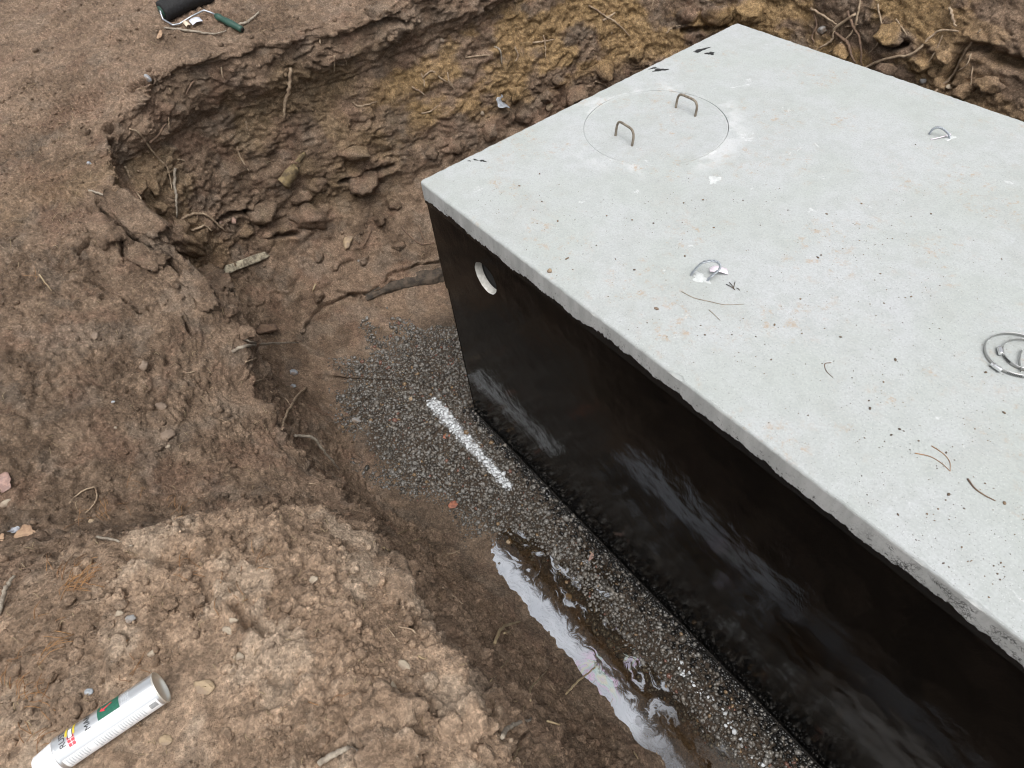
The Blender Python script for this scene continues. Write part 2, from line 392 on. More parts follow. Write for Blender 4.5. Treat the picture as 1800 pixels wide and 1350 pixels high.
def water():
    t = NT('oily_puddle_water'); p = t.pos(); x, y, z = t.sep(p)
    # swirled scum film along the soil bank, sky reflection painted into its colour, clear peaty water elsewhere
    wob = t.n('ShaderNodeVectorMath', operation='ADD')
    nn = t.n('ShaderNodeTexNoise'); nn.inputs['Scale'].default_value = 5.0; nn.inputs['Detail'].default_value = 3; t.l(p, nn.inputs['Vector'])
    sc = t.n('ShaderNodeVectorMath', operation='SCALE'); sc.inputs['Scale'].default_value = .22; t.l(nn.outputs['Color'], sc.inputs[0])
    t.l(p, wob.inputs[0]); t.l(sc.outputs[0], wob.inputs[1]); q = wob.outputs[0]
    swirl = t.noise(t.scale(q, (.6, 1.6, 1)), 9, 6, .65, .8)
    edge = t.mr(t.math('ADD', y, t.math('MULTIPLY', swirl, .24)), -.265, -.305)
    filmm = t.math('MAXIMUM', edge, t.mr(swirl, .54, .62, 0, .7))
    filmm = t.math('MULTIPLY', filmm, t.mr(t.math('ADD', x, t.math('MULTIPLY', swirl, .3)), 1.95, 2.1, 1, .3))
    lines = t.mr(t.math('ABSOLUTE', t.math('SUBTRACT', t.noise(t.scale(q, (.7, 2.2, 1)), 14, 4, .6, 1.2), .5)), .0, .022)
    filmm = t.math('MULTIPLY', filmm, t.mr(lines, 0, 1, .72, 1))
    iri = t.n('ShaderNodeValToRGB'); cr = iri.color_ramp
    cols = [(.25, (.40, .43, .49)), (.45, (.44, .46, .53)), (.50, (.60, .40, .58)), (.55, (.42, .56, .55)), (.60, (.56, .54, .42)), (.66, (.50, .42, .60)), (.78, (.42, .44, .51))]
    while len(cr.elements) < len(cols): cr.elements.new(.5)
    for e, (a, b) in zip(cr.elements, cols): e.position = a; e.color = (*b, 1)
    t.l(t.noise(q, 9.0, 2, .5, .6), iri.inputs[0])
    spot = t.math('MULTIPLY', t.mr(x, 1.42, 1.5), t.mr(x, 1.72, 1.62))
    fc = t.mix(t.math('MULTIPLY', spot, .8), t.mix(t.mr(swirl, .35, .65), (.46, .49, .55), (.56, .59, .65)), iri.outputs[0])  # pale blue-grey film colour carries the reflected sky
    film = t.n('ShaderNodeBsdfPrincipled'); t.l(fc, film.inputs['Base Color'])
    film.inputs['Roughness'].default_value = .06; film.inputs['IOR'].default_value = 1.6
    gl = t.n('ShaderNodeBsdfGlossy'); gl.inputs['Roughness'].default_value = .03
    tr = t.n('ShaderNodeBsdfTransparent'); tr.inputs['Color'].default_value = (.62, .56, .46, 1)
    fr = t.n('ShaderNodeFresnel'); fr.inputs['IOR'].default_value = 1.5
    nb = t.bump(t.noise(p, 22, 2), .05, .01)
    t.l(nb, gl.inputs['Normal']); t.l(nb, fr.inputs['Normal'])
    m1 = t.n('ShaderNodeMixShader'); t.l(fr.outputs[0], m1.inputs[0]); t.l(tr.outputs[0], m1.inputs[1]); t.l(gl.outputs[0], m1.inputs[2])
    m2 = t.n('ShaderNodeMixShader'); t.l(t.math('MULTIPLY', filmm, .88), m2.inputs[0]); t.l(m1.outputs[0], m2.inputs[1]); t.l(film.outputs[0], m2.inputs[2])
    t.l(m2.outputs[0], t.out.inputs['Surface'])
    return t.m
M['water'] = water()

# ------------------------------------------------------------------ the ground: a lofted pit, then real relief
def X(x, pts, far=(-30, 2.0), near=(-4.2, 1.7)):
    """profile in the plane x = const: [(y,z) r2..r12]"""
    return [(x, far[0], far[1]), (x, near[0], near[1])] + [(x, a, b) for a, b in pts]
def Y(y, pts, far=(-32, 2.6), near=(-4.6, 2.05)):
    return [(far[0], y * 2, far[1]), (near[0], y * 1.2, near[1])] + [(a, y, b) for a, b in pts]
G = []
G.append(X(3.35, [(-2.2, 1.72), (-1.5, 1.66), (-1.15, 1.58), (-1.0, 1.45), (-.86, 1.05), (-.75, .68), (-.64, .3), (-.52, .03), (-.38, -.045), (-.2, -.005), (.3, -.01)]))
G.append(X(2.5, [(-2.2, 1.72), (-1.5, 1.68), (-1.16, 1.6), (-1.0, 1.47), (-.86, 1.08), (-.75, .7), (-.62, .3), (-.50, .03), (-.32, -.055), (-.13, .01), (.3, .0)]))
G.append(X(1.78, [(-2.2, 1.70), (-1.5, 1.69), (-1.15, 1.65), (-1.01, 1.56), (-.88, 1.15), (-.78, .72), (-.66, .32), (-.51, .03), (-.37, -.05), (-.2, .01), (.3, .0)]))
G.append(X(1.36, [(-2.2, 1.70), (-1.5, 1.69), (-1.13, 1.60), (-.98, 1.42), (-.85, .98), (-.77, .62), (-.67, .28), (-.53, .03), (-.37, -.045), (-.22, .0), (.3, -.01)]))
G.append(X(1.12, [(-2.2, 1.68), (-1.45, 1.67), (-1.10, 1.52), (-.95, 1.30), (-.85, .85), (-.77, .55), (-.67, .26), (-.53, .03), (-.36, -.04), (-.22, .0), (.3, -.01)]))
G.append(X(.90, [(-2.1, 1.66), (-1.40, 1.62), (-1.11, 1.40), (-.95, 1.12), (-.87, .74), (-.8, .48), (-.69, .22), (-.55, .035), (-.36, -.03), (-.22, .005), (.3, -.01)]))
G.append(X(.66, [(-1.85, 1.63), (-1.40, 1.30), (-1.07, .98), (-.90, .78), (-.84, .52), (-.79, .34), (-.71, .17), (-.58, .045), (-.36, .01), (-.2, .01), (.3, -.01)]))
G.append(X(.44, [(-1.85, 1.40), (-1.38, 1.09), (-1.08, .92), (-.95, .76), (-.89, .54), (-.84, .36), (-.77, .18), (-.64, .06), (-.38, .03), (-.2, .015), (.3, -.01)]))
G.append(X(.2, [(-1.85, 1.38), (-1.38, 1.14), (-1.1, .99), (-.98, .88), (-.93, .64), (-.87, .42), (-.8, .2), (-.68, .07), (-.4, .03), (-.2, .015), (.3, -.01)]))
G.append(X(-.05, [(-1.85, 1.47), (-1.38, 1.25), (-1.12, 1.08), (-1.0, .97), (-.94, .72), (-.89, .48), (-.82, .24), (-.7, .09), (-.42, .035), (-.2, .02), (.3, -.01)]))
G.append(X(-.4, [(-1.85, 1.54), (-1.38, 1.40), (-1.03, 1.29), (-.88, 1.20), (-.87, .92), (-.86, .65), (-.80, .36), (-.68, .13), (-.42, .045), (-.18, .02), (.3, -.01)]))
G.append(X(-.72, [(-1.9, 1.60), (-1.42, 1.53), (-1.09, 1.48), (-.955, 1.43), (-.93, 1.14), (-.91, .84), (-.86, .52), (-.74, .24), (-.46, .06), (-.15, .02), (.28, -.01)], far=(-30, 2.2), near=(-4.2, 1.85)))
# corner
G.append([(-12, -28, 2.3), (-2.6, -3.6, 1.9), (-1.65, -1.9, 1.66), (-1.32, -1.40, 1.61), (-1.12, -1.16, 1.57), (-1.04, -1.04, 1.50), (-1.04, -1.0, 1.25), (-1.03, -.97, .96), (-.98, -.93, .64), (-.90, -.80, .34), (-.70, -.48, .09), (-.35, -.12, .03), (.2, -.0, -.01)])
G.append([(-24, -20, 2.5), (-4.0, -2.4, 2.0), (-2.35, -1.45, 1.80), (-1.82, -1.15, 1.73), (-1.48, -.98, 1.68), (-1.31, -.88, 1.62), (-1.36, -.84, 1.40), (-1.33, -.82, 1.12), (-1.27, -.78, .78), (-1.10, -.70, .46), (-.82, -.44, .10), (-.4, -.06, .03), (.15, .08, -.01)])
G.append(Y(-.52, [(-2.65, 1.92), (-2.0, 1.85), (-1.62, 1.80), (-1.47, 1.74), (-1.50, 1.44), (-1.45, 1.12), (-1.40, .76), (-1.20, .44), (-.86, .10), (-.42, .03), (.15, -.01)]))
G.append(Y(-.12, [(-2.65, 1.94), (-2.0, 1.86), (-1.62, 1.79), (-1.46, 1.72), (-1.50, 1.42), (-1.46, 1.08), (-1.42, .74), (-1.18, .40), (-.86, .09), (-.42, .03), (.15, -.01)]))
G.append(Y(.32, [(-2.65, 1.94), (-2.0, 1.82), (-1.62, 1.72), (-1.44, 1.66), (-1.48, 1.38), (-1.43, 1.04), (-1.38, .70), (-1.14, .38), (-.84, .09), (-.42, .03), (.15, -.01)]))
G.append(Y(.82, [(-2.65, 1.95), (-2.0, 1.82), (-1.58, 1.72), (-1.42, 1.66), (-1.46, 1.38), (-1.38, 1.04), (-1.28, .68), (-1.08, .38), (-.82, .10), (-.42, .03), (.15, -.01)]))
G.append(Y(1.5, [(-2.65, 2.0), (-2.0, 1.90), (-1.56, 1.82), (-1.38, 1.74), (-1.36, 1.42), (-1.26, 1.05), (-1.18, .70), (-1.02, .38), (-.80, .10), (-.42, .03), (.15, -.01)]))
G.append([(-28, 14, 2.8), (-4.2, 3.6, 2.2), (-2.3, 3.0, 2.0), (-1.8, 2.8, 1.92), (-1.36, 2.6, 1.86), (-1.22, 2.5, 1.78), (-1.16, 2.44, 1.42), (-1.06, 2.36, 1.06), (-1.0, 2.3, .70), (-.88, 2.2, .38), (-.72, 2.0, .10), (-.40, 1.7, .03), (.15, 1.5, -.01)])
G.append([(-10, 32, 2.8), (-1.4, 5.6, 2.3), (-.85, 4.0, 2.05), (-.7, 3.45, 1.98), (-.62, 3.08, 1.9), (-.58, 2.92, 1.8), (-.55, 2.84, 1.46), (-.53, 2.74, 1.1), (-.5, 2.66, .72), (-.44, 2.54, .4), (-.34, 2.35, .10), (-.18, 2.1, .03), (.2, 1.6, -.01)])
def YR(x, dz=0.0):
    return [(x * 1.5, 32, 2.8), (x, 5.6, 2.3), (x, 4.0, 2.08 + dz), (x, 3.45, 2.02 + dz), (x, 3.06, 1.95 + dz), (x, 2.9, 1.86 + dz), (x, 2.82, 1.5), (x, 2.72, 1.12), (x, 2.62, .74), (x, 2.5, .4), (x, 2.3, .10), (x, 2.1, .03), (x, 1.6, -.01)]
G += [YR(.1), YR(.9), YR(1.6, .03), YR(2.6)]
G.append([(26, 24, 2.6), (6, 5, 2.2), (4.9, 3.9, 2.0), (4.5, 3.5, 1.95), (4.2, 3.2, 1.9), (4.08, 3.06, 1.8), (4.0, 2.98, 1.4), (3.95, 2.9, 1.05), (3.85, 2.8, .7), (3.75, 2.65, .38), (3.6, 2.45, .1), (3.4, 2.15, .03), (2.9, 1.6, -.01)])
G.append([(32, 1, 2.4), (7, .9, 2.1), (5.4, .85, 1.9), (4.8, .8, 1.85), (4.4, .8, 1.8), (4.2, .8, 1.7), (4.1, .8, 1.35), (4.0, .8, 1.0), (3.92, .8, .65), (3.8, .8, .35), (3.6, .8, .1), (3.4, .8, .03), (2.9, .8, -.01)])
G.append([(24, -24, 2.0), (6.2, -3.4, 1.8), (4.9, -2.0, 1.75), (4.4, -1.5, 1.7), (4.1, -1.15, 1.65), (4.0, -1.0, 1.5), (3.92, -.9, 1.1), (3.86, -.82, .75), (3.78, -.7, .35), (3.66, -.55, .06), (3.5, -.35, .0), (3.35, -.15, .02), (2.9, .3, -.01)])
G = np.array(G, float)                         # (S, 13, 3)
S, T = G.shape[:2]
def spline(A, samples, closed):
    """Hermite spline along axis 0 through control rows A, tangents limited so that uneven spacing never folds"""
    n = len(A)
    nx = np.roll(A, -1, 0) - A; pv = A - np.roll(A, 1, 0)
    if not closed: nx[-1] = pv[-1]; pv[0] = nx[0]
    ln, lp = np.linalg.norm(nx, axis=-1, keepdims=True) + 1e-6, np.linalg.norm(pv, axis=-1, keepdims=True) + 1e-6
    dirn = nx / ln + pv / lp
    M0 = dirn * .5 * np.minimum(ln, lp)
    out = []
    for k in range(n if closed else n - 1):
        j = (k + 1) % n
        for q in range(samples[k]):
            t = q / samples[k]
            out.append((2 * t**3 - 3 * t**2 + 1) * A[k] + (t**3 - 2 * t**2 + t) * M0[k] + (-2 * t**3 + 3 * t**2) * A[j] + (t**3 - t**2) * M0[j])
    if not closed: out.append(A[-1])
    return np.array(out)
ss = []
for k in range(S):
    a, b = G[k, 3:8], G[(k + 1) % S, 3:8]
    L = np.linalg.norm(a - b, axis=1).max(); dist = np.linalg.norm((a + b).mean(0) / 2 - CAM)
    hidden = k >= 25 or k == 0
    sp = max(.0046, .0029 * dist) if not hidden else .03
    if k in (23, 24): sp *= 1.4
    ss.append(max(4, int(L / sp)))
ts = []
for k in range(T - 1):
    L = np.linalg.norm(G[:13, k] - G[:13, k + 1], axis=1).mean()
    ts.append(max(4, int(L / [3.0, .024, .0095, .0060, .005, .0055, .0058, .0058, .006, .0065, .009, .011][k])))
P0 = spline(np.swapaxes(G, 0, 1), ts, False)          # (NB, S, 3)
P0 = spline(np.swapaxes(P0, 0, 1), ss, True)          # (NA, NB, 3)
NA, NB = P0.shape[:2]
tpar = np.concatenate([k + np.arange(n_) / n_ for k, n_ in enumerate(ts)] + [[T - 1]])     # row parameter 0..12
def grid_normals(P):
    du = np.roll(P, -1, 0) - np.roll(P, 1, 0); dv = np.gradient(P, axis=1)
    n = np.cross(du, dv); n /= np.linalg.norm(n, axis=2, keepdims=True) + 1e-9
    return n
N0 = grid_normals(P0)
if N0[NA // 4, 5, 2] < 0: N0 = -N0
# smooth the base normals a little along t so the lip does not crease
for _ in range(6):
    N0[:, 1:-1] = (N0[:, :-2] + N0[:, 1:-1] + N0[:, 2:]) / 3
N0 /= np.linalg.norm(N0, axis=2, keepdims=True)
VALL = P0.reshape(-1, 3).astype(np.float32); NVALL = N0.reshape(-1, 3).astype(np.float32)
TTALL = np.broadcast_to(tpar[None], (NA, NB)).reshape(-1)
Hn = np.roll(P0, -6, 1) - np.roll(P0, 6, 1); Hn[:, :8] = 0; Hn[:, -8:] = 0; Hn = Hn.reshape(-1, 3).copy(); Hn[:, 2] = 0; Hn /= np.linalg.norm(Hn, axis=1)[:, None] + 1e-6
# fine relief where the pit can be seen from about here, coarse relief elsewhere
rel = VALL - CAM; zc = rel @ R[:, 2]; uu_ = 900 + F * (rel @ R[:, 0]) / np.maximum(zc, .05); vv_ = 675 + F * (rel @ R[:, 1]) / np.maximum(zc, .05)
VIS = np.where((zc > .2) & (uu_ > -350) & (uu_ < 2150) & (vv_ > -350) & (vv_ < 1700))[0]
V, NV, TT, Hn = VALL[VIS], NVALL[VIS], TTALL[VIS], Hn[VIS]
wall = sstep(4.6, 5.2, TT) * (1 - sstep(8.2, 9.4, TT))
floor = sstep(8.6, 9.8, TT); grade = 1 - sstep(4.2, 5.0, TT)
near = sstep(.5, 1.0, V[:, 0]) * sstep(-.6, -.9, V[:, 1])
back = sstep(-.9, -1.2, V[:, 0])
farf = sstep(2.0, 1.0, TT)
big = fbm(V * 2.1, 3) * (.03 * grade + .05 * wall + .010 * floor)
d = big
# horizontal direction into the pit, for a ragged overhanging rim
rimw = np.exp(-((TT - 4.95) / .30) ** 2); und = np.exp(-((TT - 5.55) / .28) ** 2)
rn = fbm(V * 6.5 + 19, 3); rn2 = ridged(V * 15 + 2, 2) - .6
foot = np.exp(-((TT - 9.0) / .55) ** 2)
lefts = sstep(-1.0, -.75, V[:, 0]) * sstep(0, -.3, V[:, 1])
shift = rimw * (rn * .055 + rn2 * (.024 - .018 * lefts) + .022 - .012 * lefts) - und * (.05 + .035 * rn) * (1 - .4 * lefts) + foot * (fbm(V * 6 + 47, 3) * .045 + fbm(V * 22 + 3, 2) * .006)
# warped coordinates for broken, blocky relief
Wp = V + .05 * np.stack([fbm(V * 6 + 31, 2), fbm(V * 6 + 57, 2), fbm(V * 6 + 83, 2)], 1)
d = d + (ridged(Wp * np.array([5, 5, 6]), 3) - .7) * (.006 * grade + .018 * wall + .005 * floor)
# strata ledges in the cut faces
strat = wall * np.maximum(sstep(-.85, -1.1, V[:, 0]), sstep(2.1, 2.4, V[:, 1]))
d = d + (fbm(Wp * np.array([2.6, 2.6, 7]), 3) * .018) * strat
f1, f2, cid = worley(Wp * np.array([8.0, 8.0, 10.0]))
cellr = (_jit[cid][:, 0] - .45)
gap = sstep(.0, .14, f2 - f1)
patchy = sstep(-.15, .25, fbm(V * 2.7 + 71, 2))
brk = (cellr * .032 * gap - .013 * (1 - gap))
d = d + brk * (wall * (.3 + .7 * patchy) + .30 * grade * patchy + .22 * floor * (1 - sstep(9.8, 10.3, TT)))
f1, f2, cid = worley(Wp * 21 + 3)
cr2 = _jit[cid][:, 1] - .4; g2 = sstep(0, .2, f2 - f1)
p2 = sstep(-.2, .25, fbm(V * 4 + 11, 2))
d = d + (cr2 * .022 * g2 - .009 * (1 - g2)) * p2 * (grade * .8 + wall + .35 * floor)
f1b, f2b, cidb = worley(V * 48 + 7)
p3 = sstep(-.25, .2, fbm(V * 7 + 41, 2))
d = d + (np.clip(.62 - f1b, 0, 1) * .019 - .004) * (.35 + .65 * p3) * (grade + wall + .5 * floor) * (.4 + _jit[cidb][:, 2])
# billowed crumbs: rounded lumps with sharp creases between them
bil = np.abs(perlin(Wp * 11 + 5)) * .040 + np.abs(perlin(V * 24 + 9)) * .034 + np.abs(perlin(V * 50 + 2)) * .024
p4 = .45 + .9 * sstep(-.3, .3, fbm(V * 3.4 + 23, 2))
d = d + (bil - .022) * p4 * (grade * 1.25 + wall * 1.0 + .30 * floor)
hol = ((V - np.array([-1.34, -.90, 1.50])) ** 2).sum(1); d = d - .16 * np.exp(-hol / .012)
d = d + fbm(V * 30, 3) * (.008 * grade + .010 * wall + .004 * floor)
d = d + np.clip(fbm(V * 70 + 3, 2), 0, 1) * (.006 * grade + .006 * wall + .003 * floor)
d = d * (.60 * (1 - floor) + .42 * floor)
cs = np.hypot(V[:, 0] - 1.36, (V[:, 1] + 1.53) * .60); d = d * (1 - .85 * sstep(.19, .09, cs)) - .010 * sstep(.17, .09, cs)
# fissures -------------------------------------------------------------
CR = [  # pixel polylines, width (m), depth (m)
    ([(178, 345), (186, 372), (180, 398), (160, 415), (148, 440)], .012, .09),
    ([(186, 372), (215, 392), (238, 412), (262, 428)], .013, .08),
    ([(215, 395), (222, 420), (218, 445)], .009, .07),
    ([(155, 490), (180, 500), (185, 518)], .008, .05),
    ([(222, 525), (245, 538), (270, 545)], .008, .05),
    ([(300, 455), (318, 470), (328, 488)], .010, .06),
    ([(330, 555), (345, 578), (352, 590)], .008, .06),
    ([(350, 495), (372, 515), (385, 530)], .010, .05),
    ([(540, 582), (560, 560), (585, 538), (620, 524), (660, 515), (700, 505)], .012, .06),
    ([(600, 512), (640, 520), (690, 492), (740, 470), (775, 462)], .010, .05),
    ([(385, 395), (410, 385), (440, 380), (470, 390)], .018, .10),
    ([(495, 410), (520, 420)], .02, .09),
    ([(685, 985), (690, 1020), (705, 1060), (712, 1110)], .012, .09),
    ([(700, 1205), (760, 1250), (790, 1265)], .010, .06),
    ([(930, 1280), (938, 1320), (950, 1350)], .010, .06),
    ([(905, 1235), (925, 1262)], .010, .06),
    ([(195, 225), (215, 245), (205, 250)], .03, .10),
    ([(225, 150), (250, 140), (275, 138)], .012, .06),
    ([(640, 20), (680, 48), (720, 40)], .02, .06),
    ([(700, 300), (640, 315), (600, 330)], .02, .07),
    ([(620, 720), (645, 700), (600, 708)], .012, .03),
    ([(420, 1068), (450, 1090), (480, 1095)], .014, .035),
    ([(225, 965), (300, 970), (380, 955)], .03, .03),
    ([(1650, 140), (1690, 85), (1730, 90)], .03, .09), ([(1740, 100), (1790, 120)], .04, .10),
    ([(1200, 62), (1260, 55), (1290, 60)], .022, .09), ([(1540, 80), (1580, 82)], .03, .09),
]
# project the fissures onto the undisplaced surface (coarse cast)
step = 4
Vc = P0[::step, ::step].reshape(-1, 3)
rel = Vc - CAM
zc = rel @ R[:, 2]; uc = 900 + F * (rel @ R[:, 0]) / np.maximum(zc, .05); vc = 675 + F * (rel @ R[:, 1]) / np.maximum(zc, .05)
okc = zc > .1
def base_hit(u, v):
    dd = (uc - u) ** 2 + (vc - v) ** 2; dd[~okc] = 1e12
    near_ = np.where(dd < max(dd.min() * 4, 120))[0]
    return Vc[near_[np.argmin(zc[near_])]]
wob = fbm(V * 22 + 5, 2) * .012
for poly, wd, dp in CR:
    pts = [base_hit(*q) for q in poly]
    c0 = np.mean(pts, 0); rad = max(np.linalg.norm(q - c0) for q in pts) + .12
    idx = np.where(((V - c0) ** 2).sum(1) < rad * rad)[0]
    if len(idx) == 0: continue
    q = V[idx]; best = np.full(len(idx), 9.0)
    for a, b in zip(pts[:-1], pts[1:]):
        ab = b - a; t = np.clip(((q - a) @ ab) / (ab @ ab + 1e-9), 0, 1)
        best = np.minimum(best, np.linalg.norm(q - a - t[:, None] * ab, axis=1))
    best = np.abs(best + wob[idx])
    d[idx] = d[idx] - dp * (1 - sstep(0, wd, best)) + .012 * (1 - sstep(wd, wd * 3.5, best)) * sstep(wd * .8, wd * 1.3, best)
d = d * (1 - .5 * farf)
# keep the puddle bed and the soil under the gravel low
V1 = VALL + NVALL * (fbm(VALL * 2.1, 2) * .03)[:, None]
V1[VIS] = V + NV * d[:, None] + Hn * (shift * (1 - farf))[:, None]
V1 = V1.reshape(NA, NB, 3)
idx = np.arange(NA * NB).reshape(NA, NB)
a_ = idx; b_ = np.roll(idx, -1, 0)
quads = np.stack([a_[:, :-1], a_[:, 1:], b_[:, 1:], b_[:, :-1]], -1).reshape(-1, 4)
ground = np_mesh('ground', V1.reshape(-1, 3), quads, M['soil'])
soil_attr(ground.data, V1.reshape(-1, 3))
tag(ground, 'brown soil of the dug pit with its banks and cut walls', None, None, 'structure')
bpy.context.view_layer.update()
if ground.data.polygons[len(quads) // 5].normal.dot(Vector(NVALL[quads[len(quads) // 5][0]])) < 0:
    ground.data.flip_normals()
DG = bpy.context.evaluated_depsgraph_get()
def cast(o, d):
    hit, loc, nrm, i = ground.ray_cast(Vector(o), Vector(d).normalized())
    if not hit: return None
    nrm = Vector(nrm)
    if nrm.dot(Vector(d)) > 0: nrm = -nrm
    return Vector(loc), nrm
def at(u, v):
    """the soil seen in direction (u, v)"""
    h = cast(CAM, ray(u, v))
    if h is None: h = (Vector(on_z(u, v, -.3)), Vector((0, 0, 1)))
    return h
def drop(x, y):
    return cast((x, y, 6), (0, 0, -1))

# ------------------------------------------------------------------ mesh builders
def catmull(pts, n=8):
    pts = [Vector(p) for p in pts]
    if len(pts) < 3:
        return [pts[0].lerp(pts[-1], k / n) for k in range(n + 1)]
    q = [pts[0] * 2 - pts[1]] + pts + [pts[-1] * 2 - pts[-2]]; out = []
    for i in range(1, len(q) - 2):
        p0, p1, p2, p3 = q[i - 1:i + 3]
        for k in range(n):
            t = k / n
            out.append(.5 * ((2 * p1) + (p2 - p0) * t + (2 * p0 - 5 * p1 + 4 * p2 - p3) * t * t + (3 * p1 - p0 - 3 * p2 + p3) * t ** 3))
    out.append(pts[-1]); return out
def tube_data(pts, rad, sides=7, jitter=0.0, closed=False):
    pts = [Vector(p) for p in pts]; V_, F_ = [], []; n = len(pts); up = Vector((.13, .31, .94)); last = None
    for i, p in enumerate(pts):
        if closed: tan = (pts[(i + 1) % n] - pts[i - 1]).normalized()
        else: tan = (pts[min(i + 1, n - 1)] - pts[max(i - 1, 0)]).normalized()
        if last is None: a = tan.cross(up).normalized()
        else: a = (last - tan * last.dot(tan)).normalized()
        last = a; b = tan.cross(a)
        r = rad(i / (n - 1)) if callable(rad) else rad
        for k in range(sides):
            an = 2 * math.pi * k / sides; rr = r * (1 + jitter * random.uniform(-1, 1))
            V_.append(p + a * math.cos(an) * rr + b * math.sin(an) * rr)
    m_ = n if closed else n - 1
    for i in range(m_):
        for k in range(sides):
            j = (i + 1) % n
            F_.append((i * sides + k, i * sides + (k + 1) % sides, j * sides + (k + 1) % sides, j * sides + k))
    if not closed:
        F_.append(tuple(range(sides - 1, -1, -1))); F_.append(tuple((n - 1) * sides + k for k in range(sides)))
    return V_, F_
class MB:
    def __init__(s): s.V, s.F = [], []
    def add(s, V_, F_):
        o = len(s.V); s.V += list(V_); s.F += [tuple(i + o for i in f) for f in F_]; return s
    def tube(s, pts, rad, sides=7, jitter=0.0, closed=False): return s.add(*tube_data(pts, rad, sides, jitter, closed))
    def build(s, name, mat, parent=None, smooth=True): return mesh_obj(name, s.V, s.F, mat, parent, smooth)
def ico(sub=1):
    bm = bmesh.new(); bmesh.ops.create_icosphere(bm, subdivisions=sub, radius=1)
    v = np.array([x.co[:] for x in bm.verts]); f = np.array([[q.index for q in x.verts] for x in bm.faces]); bm.free(); return v, f
ICO1, ICO2, ICO3, ICO4 = ico(1), ico(2), ico(3), ico(4)
def rock_verts(base, seed, angular=.35, planes=7):
    r = np.random.default_rng(seed); v = base[0].copy()
    for _ in range(planes):
        n = r.normal(size=3); n /= np.linalg.norm(n); h = r.uniform(.55, .9)
        k = np.maximum(v @ n - h, 0); v -= k[:, None] * n * .92
    v *= 1 + .10 * fbm(base[0] * 2.2 + seed * 3.7, 3)[:, None]
    return v
def rock_obj(name, loc, size, mat, seed, parent=None, base=ICO3, rot=None, soft=False):
    v = rock_verts(base, seed, planes=7 if soft else 8)
    if soft: v *= 1 + .22 * fbm(base[0] * 1.8 + seed, 4)[:, None]
    v = v * np.array(size)
    o = mesh_obj(name, v, [tuple(f) for f in base[1].tolist()], mat, parent, soft)
    o.location = loc
    o.rotation_euler = rot if rot is not None else (random.uniform(-.3, .3), random.uniform(-.3, .3), random.uniform(0, 6.3))
    return o

# ------------------------------------------------------------------ the tank
TX, TY = 3.2, 1.93
tank = empty('septic_tank', (0, 0, 0))
tag(tank, 'large precast concrete septic tank with pale slab top and black tarred sides', 'septic tank')
HC = (.385, 1.288); HR = .074
def tank_wall():
    bm = bmesh.new()
    z0, zj, z1 = -.08, .985, SLAB_Z - .10
    xa, xb, yb = .0, TX, TY
    # front face with a round pipe opening
    s = .16; n = 48
    def quad(a, b, c, d_): bm.faces.new([bm.verts.new(q) for q in (a, b, c, d_)])
    fy = .004
    def fq(x0, x1, za, zb): quad((x0, fy, za), (x1, fy, za), (x1, fy, zb), (x0, fy, zb))
    fq(xa, HC[0] - s, zj, z1); fq(HC[0] + s, xb, zj, z1)
    fq(HC[0] - s, HC[0] + s, zj, HC[1] - s); fq(HC[0] - s, HC[0] + s, HC[1] + s, z1)
    circ, sq = [], []
    for k in range(n):
        a = 2 * math.pi * k / n; cx, cz = math.cos(a), math.sin(a); mm = max(abs(cx), abs(cz))
        rj = HR * (1 + .02 * math.sin(3 * a) + .012 * math.sin(11 * a))
        circ.append(bm.verts.new((HC[0] + rj * cx, fy, HC[1] + rj * cz)))
        sq.append(bm.verts.new((HC[0] + s * cx / mm, fy, HC[1] + s * cz / mm)))
    for k in range(n):
        j = (k + 1) % n
        bm.faces.new((circ[k], circ[j], sq[j], sq[k]))
    # lower half of the front, a hair further in than the upper half
    quad((xa + .018, fy + .002, z0), (xb, fy + .002, z0), (xb, fy + .002, zj), (xa + .018, fy + .002, zj))
    quad((xa + .018, fy + .002, zj), (xb, fy + .002, zj), (xb, fy, zj), (xa, fy, zj))
    # ends, back
    quad((xa, yb, zj), (xa, fy, zj), (xa, fy, z1), (xa, yb, z1)); quad((xa + .018, yb, z0), (xa + .018, fy, z0), (xa + .018, fy, zj), (xa + .018, yb, zj))
    quad((xa, fy, zj), (xa, yb, zj), (xa + .018, yb, zj), (xa + .018, fy, zj))
    quad((xb, fy, z0), (xb, yb, z0), (xb, yb, z1), (xb, fy, z1)); quad((xb, yb, z0), (xa, yb, z0), (xa, yb, z1), (xb, yb, z1))
    quad((xa, fy, z0 + .01), (xb, fy, z0 + .01), (xb, yb, z0 + .01), (xa, yb, z0 + .01))
    me = bpy.data.meshes.new('tank_wall'); bm.to_mesh(me); bm.free(); me.materials.append(M['tar'])
    return link(bpy.data.objects.new('tank_wall', me), tank)
wall_o = tank_wall(); wall_o['label'] = 'tank side coated in glossy black tar'
# sleeve of bare concrete inside the pipe opening, then a rubber boot
V_, F_ = [], []
n = 48
for j, (yy, rr) in enumerate(((.0045, 1.0), (.012, .985), (.05, .97), (.095, .97))):
    for k in range(n):
        a = 2 * math.pi * k / n; q = HR * rr * (1 + .02 * math.sin(3 * a) + .012 * math.sin(11 * a))
        V_.append((HC[0] + q * math.cos(a), yy, HC[1] + q * math.sin(a)))
for j in range(3):
    for k in range(n):
        F_.append((j * n + k, j * n + (k + 1) % n, (j + 1) * n + (k + 1) % n, (j + 1) * n + k))
sl = NT('sleeve_concrete'); sp_ = sl.pos()
sleeve = mesh_obj('pipe_opening', V_, F_, sl.fin(sl.mix(sl.mr(sl.noise(sp_, 60, 4), .35, .65), (.62, .61, .57), (.50, .49, .45)), .85, sl.bump(sl.noise(sp_, 150, 4), .4, .002)), wall_o, True)
